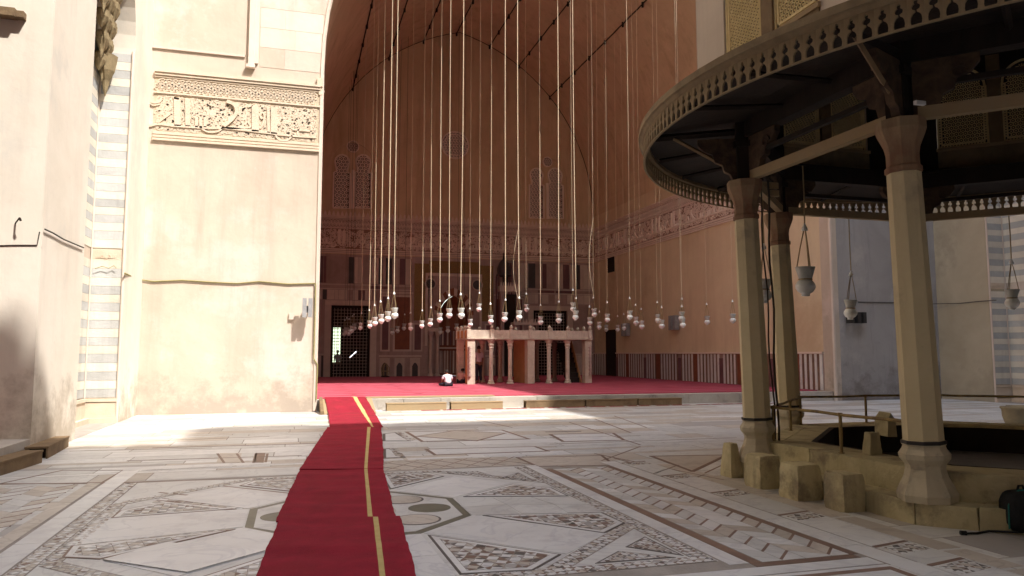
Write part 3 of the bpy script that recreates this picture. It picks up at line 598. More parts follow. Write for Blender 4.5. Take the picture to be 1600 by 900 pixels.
def ablaq(t,X,sgn):
    y0,y1=16.9,20.75; xb=X-sgn*.8; h=.213; z=.62; i=0
    g=G(); g.box((xb,y0,-.1),(xb-sgn*.4,y1,14)); g.build('recess_back',M['plaster'],t)
    while z<9.4:
        m=M['ablaq_w' if i%2 else 'ablaq_g']; hh=h*rnd.uniform(.93,1.07)
        if i==16: z+=.30; i+=1; continue
        g=G(); e=.012
        g.box((xb+sgn*e,y1-e-rnd.uniform(0,.006),z+.003),(X-sgn*.03,y1,z+hh-.003))       # far reveal
        g.box((xb,y0+.02,z+.003),(xb+sgn*e,y1-e,z+hh-.003))               # back of the recess
        g.box((xb+sgn*e,y0,z+.003),(X-sgn*.03,y0+e,z+hh-.003))
        g.build('stone_course',m,t); z+=hh; i+=1
    # inscribed block, base mouldings
    g=G(); g.box((xb+sgn*.02,y1-.05,z-9.4+.0),(X-sgn*.02,y1,.18)); g.box((xb+sgn*.02,y1-.09,0),(X-sgn*.02,y1,.12)); g.box((xb+sgn*.02,y1-.06,.52),(X-sgn*.02,y1,.60)); g.box((xb+sgn*.02,y1-.04,.18),(X-sgn*.03,y1,.5)); g.build('base_moulding',M['carved'],t)
    g=G(); g.box((xb+sgn*.02,y0+1.2,0),(xb+sgn*.16,y1-.1,.12)); g.box((xb+sgn*.02,y0+1.2,.52),(xb+sgn*.09,y1-.1,.60)); g.box((xb+sgn*.02,y0+1.2,.12),(xb+sgn*.06,y1-.1,.52)); g.build('base_moulding',M['carved'],t)
    g=G(); P=lambda a,z_,d:(a,y1-d,z_); zi=.62+h*16; g.box((min(xb,X)+.03,y1-.01,zi+.0),(max(xb,X)-.03,y1,zi+.29)); letters(g,min(xb,X)+.1,max(xb,X)-.08,zi+.03,zi+.26,P,.03,.022,5); g.build('inscribed_block',M['carved'],t)
    # edge colonnette and strips of the jamb
    g=G(); g.tube([(X-sgn*.035,y1-.03,0),(X-sgn*.035,y1-.03,9.5)],.035,8); g.tube([(xb+sgn*.03,y1-.03,0),(xb+sgn*.03,y1-.03,9.5)],.02,6); g.tube([(X-sgn*.03,y0+.0,0),(X-sgn*.03,y0+.0,9.5)],.03,8); g.build('edge_roll',M['plaster_lt'],t)
    # stalactite hood
    q=random.Random(8); g=G()
    for tier in range(6):
        z=8.75+tier*.42; n_=3+tier
        for k in range(n_):
            yy=y1-.05-tier*.16-.22*k if tier%2 else y1-.1-tier*.12-.22*k
            xx=xb+sgn*(.10+.09*tier+.03*(k%2)); r=.15
            g.lathe([(.02,0),(r*.55,.1),(r,.26),(r*1.05,.40),(r*.8,.46)],7,(xx,yy,z),0,.3)
            if k%2: g.lathe([(.005,-.22),(.03,-.14),(.05,0),(.09,.1)],6,(xx,yy,z),0,.3)
    g.lathe([(.01,-.55),(.05,-.4),(.09,-.15),(.2,.1),(.26,.5)],8,(xb+sgn*.2,y1-.22,8.75))
    g.build('stalactite_hood',M['stal'],t,kind='stuff',label='dark carved stalactite hood over the striped recess')
ablaq(LW,XL,1); ablaq(RW,XR,-1)
# raised floors of the side halls
for X,s in ((XL,1),(XR,-1)):
    g=G(); a,b=sorted((X-s*.02,X-s*11)); g.box((a,1.0,-.1),(b,14.25,.30)); o=g.build('side_hall_floor',M['stone_lt'],kind='structure')
    g=G(); a,b=sorted((X-s*.45,X-s*11)); g.box((a,1.05,.30),(b,14.2,.32)); tag(g.build('side_hall_carpet',M['red2']),'red carpet on the raised floor of the '+('left' if s>0 else 'right')+' side hall','carpet')
    y=1.1
    while y<14:
        y2=min(14.22,y+rnd.uniform(.8,1.6)); g=G(); a,b=sorted((X+s*rnd.uniform(.0,.012),X-s*.4)); g.box((a,y+.006,-.05),(b,y2-.006,.30+rnd.uniform(.002,.01))); g.build('kerb_stone',M['stone_lt'],o,local=True); y=y2
# opposite facade behind the camera, with its own arch and an added shading block
t=thing('opposite_facade','tall plaster facade closing the court opposite the vaulted hall','wall',(9.8,YN,0))
g=G(); g.wallp(wall_poly(XL-2,XR+2,38.2,[[(3.3,0)]+arch_pts(9.9,6.6,9.5,8,10)+[(16.5,0)]]),YN,YN-.6,'y'); g.build('wall',M['plaster'],t)
g=G(); g.box((16.2,YN-6,38.2),(XR+2,YN-.01,43.6)); g.box((16.9,YN-5,43.6),(19.0,YN-.3,44.6)); g.box((21.0,YN-5,43.6),(22.0,YN-.3,44.3)); g.build('shading_block',M['plaster'],t)  # unseen, added and sized so its shadow edge falls across the court
g=G(); g.box((3.3,YN-10,-.1),(2.8,YN-.6,19)); g.box((16.5,YN-10,-.1),(17,YN-.6,19)); g.box((2.8,YN-10.5,-.1),(17,YN-10,19)); g.box((2.8,YN-10.5,19),(17,YN-.6,19.4)); g.build('inner_wall',M['plaster'],t)
for i in range(22): 
    x=XL+.3+i*.95; g=G(); g.wallp([(x,38.2),(x+.7,38.2),(x+.7,38.6),(x+.35,38.95),(x,38.6)],YN-.05,YN-.4,'y'); 
    if x<15: g.build('merlon',M['plaster'],t)

# ================================================================ BACK WALL OF THE HALL
def wbox(par,name,m,x0,z0,x1,z1,d=.03,d0=0.,Y=YB,**k):
    g=G(); g.box((x0,Y-d,z0),(x1,Y-d0,z1)); return g.build(name,M[m],par,**k)
def A_(x,y): v=gy(490+x/3.914,390+y/3.914,YB); return v.x,v.z
def B_(x,y): v=gy(660+x/5.926,390+y/5.926,YB); return v.x,v.z
def C_(x,y): v=gy(480+x/3.3333,170+y/3.3333,YB); return v.x,v.z
def pbox(par,name,m,F,x0,y0,x1,y1,d=.03,**k):
    a=F(x0,y0); b=F(x1,y1); return wbox(par,name,m,min(a[0],b[0]),min(a[1],b[1]),max(a[0],b[0]),max(a[1],b[1]),d,**k)
def stripes(x0,x1,z0,z1,seed,wt=(4,4,1.2,1),wmin=.16,wmax=.5):
    q=random.Random(seed); x=x0
    while x<x1-.05:
        wd=min(q.uniform(wmin,wmax),x1-x); m=q.choices(('pm1','pm2','pm3','pm4'),wt)[0]
        wbox(hall,'marble_panel',m,x+.012,z0,x+wd-.012,z1,.025+q.uniform(0,.012)); x+=wd
g=G(); g.box((IL,YB-.012,PZ),(2.1,YB-.001,7.7)); g.box((4.4,YB-.012,PZ),(8.65,YB-.001,7.7)); g.box((10.45,YB-.012,PZ),(14.8,YB-.001,7.7)); g.box((17.1,YB-.012,PZ),(IR,YB-.001,7.7))
g.box((2.1,YB-.012,4.6),(4.4,YB-.001,7.7)); g.box((14.8,YB-.012,4.5),(17.1,YB-.001,7.7)); g.box((8.65,YB-.012,5.45),(10.45,YB-.001,7.7)); g.build('marble_cladding',M['pm1'],hall)
for (a,b,s) in ((.75,6.9,1),(12.7,18.9,2)):
    stripes(a,b,5.95,7.55,s)
    wbox(hall,'marble_moulding','pm2',a,5.83,b,5.90,.06); wbox(hall,'marble_moulding','pm2',a,5.57,b,5.63,.06)
    x=a
    while x<b-.3: wbox(hall,'marble_panel','pm1' if int(x*7)%3 else 'pm3',x+.03,5.65,min(x+1.15,b)-.03,5.81,.03); x+=1.2
for (a,b,s) in ((.75,5.0,3),(13.9,18.9,4)): stripes(a,b,4.95,5.54,s,(4,4,.6,.6),.18,.5)
for (a,b) in ((.8,1.7),(17.55,18.9)):
    stripes(a,b,PZ,1.6,5,(3,4,1,1),.2,.3); wbox(hall,'marble_panel','pm1',a,1.75,b,4.8,.03); wbox(hall,'marble_moulding','pm2',a,1.63,b,1.72,.05)
# door cases with iron grilles
def door(a,b,zt,lab):

    wbox(hall,'door_surround','pm2',a-.38,PZ,a-.02,zt+.3,.09); wbox(hall,'door_surround','pm2',b+.02,PZ,b+.38,zt+.3,.09); wbox(hall,'door_surround','pm2',a-.38,zt+.02,b+.38,zt+.3,.092)
    wbox(hall,'door_frame','wood_dk',a,PZ,a+.14,zt,-.05,-.22); wbox(hall,'door_frame','wood_dk',b-.14,PZ,b,zt,-.05,-.22); wbox(hall,'door_frame','wood_dk',a,zt-.14,b,zt,-.05,-.23)
    g=G(); x=a+.2
    while x<b-.15: g.tube([(x,YB+.14,PZ),(x,YB+.14,zt-.1)],.013,4); x+=.19
    z=PZ+.2
    while z<zt-.1: g.tube([(a+.1,YB+.14,z),(b-.1,YB+.14,z)],.013,4); z+=.19
    g.build('iron_grille',M['pm2'],hall,kind='stuff')
    g=G()
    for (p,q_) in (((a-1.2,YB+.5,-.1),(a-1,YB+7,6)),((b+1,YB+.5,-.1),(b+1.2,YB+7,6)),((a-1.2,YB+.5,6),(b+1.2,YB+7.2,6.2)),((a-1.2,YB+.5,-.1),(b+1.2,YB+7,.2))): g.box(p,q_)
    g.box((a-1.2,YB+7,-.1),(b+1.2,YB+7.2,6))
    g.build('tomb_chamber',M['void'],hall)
door(2.1,4.4,4.6,''); door(14.8,17.1,4.5,'')
# bright barred window of the chamber
p0=gy(521,512,YB+6.9); p1=gy(531,566,YB+6.9)
g=G(); g.box((p0.x,YB+6.95,p1.z),(p1.x,YB+6.99,p0.z)); g.build('window',emis('window_daylight',(.70,.85,.58),.8),hall,label='narrow bright window seen through the left door')
g=G(); z=p1.z+.1
while z<p0.z: g.tube([(p0.x,YB+6.9,z),(p1.x,YB+6.9,z)],.016,4); z+=.22
for x in (.25,.5,.75): x=p0.x+(p1.x-p0.x)*x; g.tube([(x,YB+6.9,p1.z),(x,YB+6.9,p0.z)],.016,4)
g.build('iron_grille',M['iron'],hall,kind='stuff')
a=gy(546,559,YB+3); b=gy(557,549,YB+3); g=G(); g.tube([a,b],.03,6); tag(g.build('tube_lamp',emis('tube_light',(.9,.93,1),1.1)),'slanting white tube lamp glowing in the dark chamber behind the left door','lamp')
# panels between the left door and the prayer niche, mirrored on the right
def both(name,m,x0,z0,x1,z1,d):
    wbox(hall,name,m,x0,z0,x1,z1,d); wbox(hall,name,m,19.15-x1,z0,19.15-x0,z1,d)
both('marble_moulding','pm2',4.95,1.52,7.55,1.62,.06); both('marble_moulding','pm2',4.95,5.38,7.0,5.5,.05)
for x0,x1 in ((5.12,5.5),(7.1,7.5)):
    both('panel_frame','pm2',x0-.10,1.85,x1+.10,5.3 if x0<6 else 3.6,.035); both('marble_panel','pm3',x0,1.95,x1,5.2 if x0<6 else 3.5,.05)
both('panel_frame','pm2',5.78,1.85,6.92,5.3,.03); both('marble_panel','pm6',5.90,1.97,6.80,5.18,.045)
both('mosaic_panel','pm5',7.05,3.75,7.95,7.3,.03); wbox(hall,'mosaic_panel','pm5',7.96,6.75,11.2,7.5,.03)
for c in (5.3,6.2,7.15,19.15-5.3,19.15-6.2,19.15-7.15):
    g=G(); g.wallp([(c-.30,PZ),(c-.18,PZ),(c-.18,.95),(c-.1,1.1),(c,1.2),(c+.1,1.1),(c+.18,.95),(c+.18,PZ),(c+.30,PZ),(c+.30,1.45),(c-.30,1.45)],YB-.07,YB-.012,'y'); g.build('niche_frame',M['pm2'],hall)
    wbox(hall,'niche','pm4',c-.18,PZ,c+.18,1.15,.02); g=G(); g.lathe([(.03,0),(.03,.01)],10,(c,YB-.075,1.32)); g.build('roundel',M['blue'],hall)
# prayer niche
g=G(); c=9.55
arc=lambda hw,zs,R,n=8:arch_pts(c,hw,zs,R,n)
out=arc(1.27,4.15,1.75); inn=arc(.92,4.1,1.32)
for i in range(16):
    g=G(); o0,o1=out[i],out[i+1]; i0,i1=inn[i],inn[i+1]; s=.04
    g.wallp([o0,o1,i1,i0],YB-.06-.01*(i%2),YB-.012,'y'); g.build('arch_stone',M['pm6' if i%2 else 'pm2'],hall)
g=G(); g.wallp([(8.28,2.7),(8.28,6.5),(10.82,6.5),(10.82,2.7)],YB-.03,YB-.013,'y'); 
hall_panel=G(); 
for x0,x1,z0,z1 in ((7.75,11.35,6.55,6.72),(7.75,7.9,2.2,6.55),(11.2,11.35,2.2,6.55)): wbox(hall,'panel_frame','pm2',x0,z0,x1,z1,.07)
for x0,x1,z0,z1 in ((7.9,8.27,4.2,6.55),(10.84,11.2,4.2,6.55),(8.28,10.83,6.0,6.55)): wbox(hall,'marble_panel','pm1',x0,z0,x1,z1,.03)
for x in (8.05,11.05):
    g=G(); g.lathe([(.28,0),(.28,.03)],20); g.v=[(x+a,YB-.04-d,6.05+b) for a,b,d in g.v]; g.build('roundel',M['pm4'],hall)
    g=G(); g.tube([(x+.33*math.cos(t*PI/10),YB-.07,6.05+.33*math.sin(t*PI/10)) for t in range(21)],.035,5); g.build('roundel_ring',M['pm2'],hall)
vs=[];n=14
for z in (PZ,1.2,2.2,3.2,4.1):
    for i in range(n+1): a=PI*i/n; vs.append((c-.9*math.cos(a),YB+.01+.95*math.sin(a),z))
for k,z in ((.92,4.5),(.7,4.85),(.38,5.15),(.02,5.33)):
    for i in range(n+1): a=PI*i/n; vs.append((c-.9*k*math.cos(a),YB+.01+.95*k*math.sin(a),z))
g=G(); g.add(vs,[(j*(n+1)+i,j*(n+1)+i+1,(j+1)*(n+1)+i+1,(j+1)*(n+1)+i) for j in range(8) for i in range(n)]); g.build('prayer_niche',M['pm6'],hall,smooth=True)
for i in range(13):
    a=PI*(i+1)/14; r=.88; 
    g=G(); x,y=c-r*math.cos(a),YB+.01+(r+.03)*math.sin(a); g.box((x-.05,y-.04,2.25),(x+.05,y,3.15)); g.build('marble_panel',M['pm2' if i%2 else 'pm3'],hall)
    g=G(); g.box((x-.05,y-.04,.5),(x+.05,y,1.9)); g.build('marble_panel',M['pm2' if i%3 else 'pm1'],hall)
wbox(hall,'marble_moulding','pm2',8.66,2.02,10.44,2.12,-.3,-.36)
for x in (8.08,8.5,10.6,11.02):
    g=G(); g.lathe([(.17,0),(.17,.12),(.11,.2),(.105,2.3),(.12,2.34),(.10,2.4),(.19,2.66),(.19,2.75)],12,(x,YB-.22,PZ)); g.build('niche_column',M['pm2'],hall,smooth=False)
for x0,x1 in ((7.9,8.68),(10.42,11.2)): g=G(); g.box((x0,YB-.42,PZ+2.75),(x1,YB-.0,PZ+2.95)); g.build('impost',M['pm2'],hall)

# lattice windows
def lattice(g,ins,a0,a1,z0,z1,cell,wd,d,P,m=0):
    dz=cell*.866; j=0; z=z0
    while z<z1:
        a=a0+(cell/2 if j%2 else 0)
        while a<a1:
            pts=[(a+cell*.577*math.cos(PI/6+k*PI/3),z+cell*.577*math.sin(PI/6+k*PI/3)) for k in range(7)]
            for k in range(3):
                p,q_=pts[k],pts[k+1]
                if ins((p[0]+q_[0])/2,(p[1]+q_[1])/2): g.ribbon([p,q_],wd,d,P,m)
            if ins(a,z): g.ribbon([(a-cell*.16,z),(a+cell*.16,z)],cell*.30,d*.8,P,m)
            a+=cell
        z+=dz; j+=1
def hallwindow(cxw,z0,wd,h):
    r=wd*.40; zc=z0+h-r-.03; hb=h*.68
    ins=lambda a,z:(abs(a-cxw)<wd/2-.06 and z0+.05<z<z0+hb) or (math.hypot(a-cxw,z-zc)<r-.02) or (abs(a-cxw)<r*.75 and z0+hb-.1<z<zc)
    out=[(cxw-wd/2,z0),(cxw-wd/2,z0+hb*.97),(cxw-r*.8,z0+hb+.03)]+[(cxw-r*1.1*math.cos(t*PI/8-.35),zc+r*1.1*math.sin(t*PI/8-.35)) for t in range(11)]+[(cxw+r*.8,z0+hb+.03),(cxw+wd/2,z0+hb*.97),(cxw+wd/2,z0)]
    g=G(); g.wallp(out,YB-.035,YB-.006,'y'); WN=g.build('window',M['shade_hole'],hall)
    g=G(); g.ribbon(out+[out[0]],.10,.09,PB); lattice(g,ins,cxw-wd/2,cxw+wd/2,z0,z0+h,.22,.065,.075,PB); g.build('lattice',M['lattice_b'],WN,kind='stuff',local=True)
for F,b,occ in ((0,((135,225),(245,335)),(238,198,30)),(1,((1157,1230),(1250,1330)),(1250,277,27))):
    for x0,x1 in b:
        p,q_=(C_(x0,515),C_(x1,245)) if F==0 else (C_(x0,568),C_(x1,315)); hallwindow((p[0]+q_[0])/2,p[1],q_[0]-p[0],q_[1]-p[1])
    oc_=C_(occ[0],occ[1]); r=occ[2]/3.333/26.
    g=G(); g.wallp([(oc_[0]+r*math.cos(t*PI/10),oc_[1]+r*math.sin(t*PI/10)) for t in range(20)],YB-.03,YB-.006,'y'); WN=g.build('window',M['shade_hole'],hall)
    g=G(); g.ribbon([(oc_[0]+r*math.cos(t*PI/12),oc_[1]+r*math.sin(t*PI/12)) for t in range(25)],.06,.08,PB); lattice(g,lambda a,z:math.hypot(a-oc_[0],z-oc_[1])<r-.05,oc_[0]-r,oc_[0]+r,oc_[1]-r,oc_[1]+r,.15,.03,.05,PB); g.build('lattice',M['lattice_b'],WN,kind='stuff',local=True)
    L=C_(115,515) if F==0 else C_(1145,570); Rr=C_(352,522) if F==0 else C_(1355,575); hw=(Rr[0]-L[0])/2; cc=(Rr[0]+L[0])/2
    g=G(); arcp=[(cc-hw,L[1]),(cc-hw,L[1]+2.6)]+[(cc-hw*math.cos(t*PI/12),L[1]+2.6+hw*1.12*math.sin(t*PI/12)) for t in range(1,12)]+[(cc+hw,L[1]+2.6),(cc+hw,L[1])]
    g.ribbon(arcp+[arcp[0]],.07,.05,PB); g.build('window_arch_moulding',M['iwan'],hall)
    g=G(); a=(cc-.1,L[1]); g.box((cc-.09,YB-.11,L[1]),(cc+.09,YB,L[1]+2.4)); g.build('mullion',M['lattice_b'],hall)
oc_=gy(711,227,YB); r=.86
g=G(); g.wallp([(oc_.x+r*math.cos(t*PI/16),oc_.z+r*math.sin(t*PI/16)) for t in range(32)],YB-.03,YB-.006,'y'); WN=g.build('window',M['shade_hole'],hall)
g=G(); ring=lambda rr,w_:g.ribbon([(oc_.x+rr*math.cos(t*PI/16),oc_.z+rr*math.sin(t*PI/16)) for t in range(33)],w_,.09,PB)
ring(r,.09); ring(r*.80,.04); lattice(g,lambda a,z:math.hypot(a-oc_.x,z-oc_.z)<r-.06,oc_.x-r,oc_.x+r,oc_.z-r,oc_.z+r,.19,.06,.07,PB); g.build('lattice',M['lattice_b'],WN,kind='stuff',local=True)

# right side wall: striped marble dado, coping, dark doorway, vent, lamps
yd0=gx(963,560,IR).y; yd1=gx(948,560,IR).y
q=random.Random(12); y=YF+.65; k=0
seq=['pm2','pmb']*5
while y<YB-.1:
    if yd0-.05<y<yd1: y=yd1+.02; continue
    m=seq[k%10]; wd=(.17 if m=='pm2' else .13)*q.uniform(.9,1.1); 
    if k%23==9: m='pm6'; wd=.42
    elif k%23==18: m='pm3'; wd=.34
    g=G(); g.box((IR-.03-q.uniform(0,.01),y+.008,PZ+.02),(IR,y+wd-.008,1.70)); 
    if m=='pm3': g.v=[(x-.0,yy,z if z<1 else 1.5) for x,yy,z in g.v]
    g.build('marble_panel',M[{'pm2':'marble_w','pm4':'pm4'}.get(m,m)],hall); y+=wd; k+=1
for a,b in ((YF+.6,yd0-.02),(yd1,YB)):
    g=G(); g.box((IR-.08,a,1.71),(IR,b,1.78)); g.build('dado_coping',M['band'],hall); g=G(); g.box((IR-.012,a,PZ),(IR,b,1.71)); g.build('dado_ground',M['pm1'],hall)
g=G(); g.box((IR-.05,yd0,PZ),(IR-.0,yd1,3.05)); g.build('door',M['void'],hall,label='dark narrow side doorway'); g=G(); g.box((IR-.09,yd0-.0,3.05),(IR,yd1,3.2)); g.build('door_lintel',M['wood_dk'],hall)
p=gx(955,413,IR); g=G(); g.box((IR-.02,p.y-.5,p.z-.5),(IR,p.y+.5,p.z+.5)); g.build('vent',M['void'],hall)
for i in range(7): g=G(); g.box((IR-.05,p.y-.48,p.z-.45+i*.14),(IR-.02,p.y+.48,p.z-.40+i*.14)); g.build('slat',M['wood_dk'],hall)
for (x,y,lb) in ((1058,504,'dark twin spotlight box fixed on the right hall wall under the hanging lamps'),(982,515,'dark spotlight box on the right hall wall nearer the far corner')):
    p=gx(x,y,IR); t=thing('wall_spotlight',lb,'spotlight',(IR,p.y,p.z))
    g=G(); g.box((IR-.10,p.y-.05,p.z-.1),(IR,p.y+.05,p.z+.1)); g.build('bracket',M['iron'],t)
    for s in (-1,1): g=G(); g.box((IR-.32,p.y+s*.22-.13,p.z-.38),(IR-.08,p.y+s*.22+.13,p.z+.36)); g.build('lamp_housing',M['steel'],t)
# spotlights on the sunlit facade by the arch
t=thing('wall_spotlight','grey twin flood lamp on the sunlit wall beside the arch','spotlight',(gy(484,484,YF).x,YF,gy(484,484,YF).z))
for x in (476,485):
    p=gy(x,482,YF); g=G(); g.box((p.x-.07,YF-.42,p.z-.28),(p.x+.05,YF-.30,p.z+.28)); g.build('lamp_housing',M['steel'],t)
    g=G(); g.tube([(p.x,YF-.32,p.z),(p.x,YF,p.z)],.025,6); g.build('bracket',M['iron'],t)
p=gy(479,484,YF); g=G(); g.box((p.x-.12,YF-.30,p.z-.1),(p.x+.15,YF-.24,p.z+.1)); g.build('mounting_plate',M['steel'],t)
p=gy(455,494,YF); g=G(); g.box((p.x-.06,YF-.07,p.z-.1),(p.x+.08,YF,p.z+.1)); tag(g.build('junction_box',M['plaster_lt']),'small cream junction box on the sunlit wall left of the flood lamp','junction box')
t=thing('wall_spotlight','small flood lamp on the grey shaded wall behind the fountain','spotlight',tuple(gy(1330,495,YF)))
for x in (1322,1333,1341):
    p=gy(x,497,YF); g=G(); g.box((p.x-.09,YF-.35,p.z-.2),(p.x+.07,YF-.1,p.z+.2)); g.build('lamp_housing',M['iron'],t)

# cables
def cable(name,pts,r,m,label,cat='cable'): g=G(); g.tube(pts,r,6); return tag(g.build(name,M[m]),label,cat)
fp=lambda x,y,o=.03:tuple(gy(x,y,YF)-Vector((0,o,0)))
cable('cable',[tuple(gx(193,427,XL)+Vector((.03,0,0)))]+[fp(*p) for p in ((217,437),(240,440),(285,438),(330,441),(370,443),(405,440),(450,444),(492,443))],.022,'cable_y','olive cable sagging across the sunlit plaster wall left of the arch')
cable('cable',[fp(493,443,.06),fp(492,500,.06),fp(490,560,.06),fp(496,570,.06),fp(494,625,.06)],.02,'cable_y','olive cable running down the corner of the arch')
cable('cable',[tuple(gx(x,y,XL)+Vector((.03,0,0))) for x,y in ((67,358),(80,364),(97,374),(128,387))],.013,'cable','dark cable on the left side wall between the open hall and striped recess')
cable('cable',[tuple(gy(x,y,14.24)) for x,y in ((-20,384),(25,383),(58,383),(60,372),(62,362))],.009,'cable','dark cable running along the wall inside the left open hall')
cable('cable',[tuple(gy(x,y,20.66)) for x,y in ((148,420),(160,416),(170,419),(178,415),(182,419))],.009,'cable_y','thin loose cable crossing the striped stone recess')
cable('cable',[fp(x,y) for x,y in ((1340,472),(1395,473),(1455,475))]+[tuple(gx(x,y,XR)-Vector((.04,0,0))) for x,y in ((1500,474),(1530,471),(1558,469))],.015,'cable','thin dark cable sagging along the shaded wall behind the fountain')
t=thing('wall_bracket','rusty iron bracket sticking out of the left hall wall','bracket',tuple(gy(30,340,14.25)))
g=G(); a=gy(24,349,14.24); b=gy(36,333,13.95); b=a.lerp(b,.55); g.tube([a,b],.013,6); g.build('arm',M['wood_dk'],t); g=G(); g.tube([b,b+Vector((.02,0,-.05))],.018,6); g.build('hook',M['wood_dk'],t)
p=gy(19,24,14.2); g=G(); g.box((p.x-.18,14.05,p.z-.06),(p.x+.08,14.25,p.z+.08)); g.box((p.x+.08,14.1,p.z-.05),(p.x+.2,14.25,p.z+.06)); tag(g.build('camera_box',M['wood_md']),'small box fixed high on the wall of the left open hall','box')
# vault wires the lamps hang from
ROWS=[3.1,5.28,7.45,9.6,11.8,13.8,15.95]
for i,x in enumerate(ROWS):
    g=G(); z=arch_z(x)-.06; pts=[(x,YF+.7+j*(YB-YF-.8)/30,z-.03*abs(math.sin(j*1.7))) for j in range(31)]; g.tube(pts,.035,5)
    for j in range(10): g.tube([(x,YF+2+j*2.3,z+.08),(x,YF+2+j*2.3,z-.18)],.06,6)
    tag(g.build('vault_wire',M['wood_dk']),['leftmost','second from the left','third from the left','middle','third from the right','second from the right','rightmost'][i]+' dark wire with hooks running along the vault','wire')

# ================================================================ HANGING GLASS LAMPS
gl=G(); gl.lathe([(.045,0),(.06,.012),(.05,.03),(.10,.06),(.128,.11),(.13,.15),(.105,.20),(.078,.225)],16)
gl2=G(); gl2.lathe([(.078,.222),(.088,.24),(.10,.29),(.125,.375),(.13,.40),(.12,.40),(.09,.30),(.07,.24)],16,cap=False)
gl3=G(); gl3.lathe([(.082,.218),(.095,.225),(.095,.235),(.082,.242)],14,cap=False)
ME_b=gl.mesh('lamp_bowl',M['glass'],True); ME_n=gl2.mesh('lamp_neck',M['glass_rim'],True); ME_r=gl3.mesh('lamp_collar',M['brass'])
chs=[]
for k in range(3):
    g=G(); a=2*PI*k/3+.4; g.tube([(.115*math.cos(a),.115*math.sin(a),.36),(.06*math.cos(a),.06*math.sin(a),.68),(.008*math.cos(a),.008*math.sin(a),.93)],.0085,4); chs.append(g.mesh('chain',M['brass']))
g=G(); g.lathe([(.045,.90),(.04,.93),(.012,.99),(.006,1.01)],8); ME_c=g.mesh('hanger_cap',M['glass'])
def lamp(px,py,label,group,Xrow=None,pos=None,rope_r=.0145,top=None,rope='rope',s=1.):
    if pos is None:
        best=None
        for X in ([Xrow] if Xrow else ROWS):
            p=gx(px,py,X)
            if YF+.9<p.y<YB-.6:
                e=abs(p.z-3.05)
                if best is None or e<best[0]: best=(e,p)
        if best is None or best[0]>.9: p=gy(px,py,YF+13)
        else: p=best[1]
        pos=Vector((p.x,p.y,p.z-.15)); top=arch_z(pos.x)-.1
    s*=rnd.uniform(.84,.92) if rope=='rope' else 1.
    t=thing('hanging_lamp',label,'lamp',tuple(pos),rnd.uniform(0,6),group); t.scale=(s,s,s); t.rotation_euler=(rnd.uniform(-.05,.05),rnd.uniform(-.05,.05),t.rotation_euler[2])
    for nm,me in (('glass_bowl',ME_b),('glass_neck',ME_n),('collar',ME_r)): put(nm,me,t,local=True)
    for c in chs: put('chain',c,t,local=True)
    put('hanger_cap',ME_c,t,local=True)
    H=(top-pos[2])/s; n=max(2,int(H/2)); g=G(); sw=rnd.uniform(-.004,.004)
    cs,sn=t.rotation_euler[0],t.rotation_euler[1]; g.tube([(sw*H*math.sin(PI*i/n)-sn*(H-1)*i/n,cs*(H-1)*i/n,1.0+(H-1.0)*i/n) for i in range(n+1)],rope_r*rnd.uniform(.8,1.15),6); g.build('rope',M[rope],t,local=True)
    return t
rows={}
L1=[(617,491),(606,496),(596,500),(586,504),(578,508),(563,511)]
L2=[(721,491),(702,491),(687,498),(672,505),(659,508),(642,512)]
L3=[(811,494),(788,497),(767,501),(735,506),(748,482)]
L4=[(929,490),(899,494),(873,499),(845,502),(823,482),(896,481)]
L5=[(984,494),(994,503),(949,498),(922,503),(965,514),(975,512),(936,510),(947,514)]
L6=[(1065,496),(1067,506),(1028,499),(1034,508),(1003,509)]
L7=[(1105,502),(1145,499)]
nth=['nearest','second','third','fourth','fifth','sixth','seventh','eighth']
for nm,L,X,sc_ in (('leftmost row',L1,3.1,1),('second row from the left',L2,5.28,1),('third row from the left, above the tribune',L3,7.45,1),('middle row, above the tribune roof',L4,9.6,1),('row right of the tribune',L5,11.8,1),('second row from the right',L6,13.8,1),('rope row nearest the right wall',L7,15.95,1)):
    for i,(x,y) in enumerate(L):
        lamp(x,y,f'white glass mosque lamp, {nth[i]} of {nm}','rows of rope hung glass lamps in the vaulted hall',None if nm[:3] in('row','thi','mid') else X,rope_r=.0145 if sc_ and not(nm[:3] in ('row','rop') or 'second row from the right' in nm or (x,y) in((823,482),(896,481),(922,503))) else .0065)
for i,(x,y) in enumerate([(538,520),(541,517),(545,519),(549,515),(554,511),(621,515),(631,511),(613,518),(688,517),(700,515),(713,511),(726,514)]):
    Y=44.2-1.1*(i%4) if i<5 else 43.5; p=gy(x,y,Y)
    lamp(0,0,('small dim lamp '+['leftmost','second','third','fourth','fifth'][i]+' of the cluster before the left grille door') if i<5 else 'small dim lamp hanging far back before the '+['mosaic panels, left one','mosaic panels, right one','dark wall panel','left niche column','prayer niche, left one','prayer niche, right one','prayer niche edge by tribune'][i-5],'small dim lamps at the back of the hall',pos=(p.x,p.y,p.z-.2),top=arch_z(p.x)-.1,rope_r=.009,rope='cable')

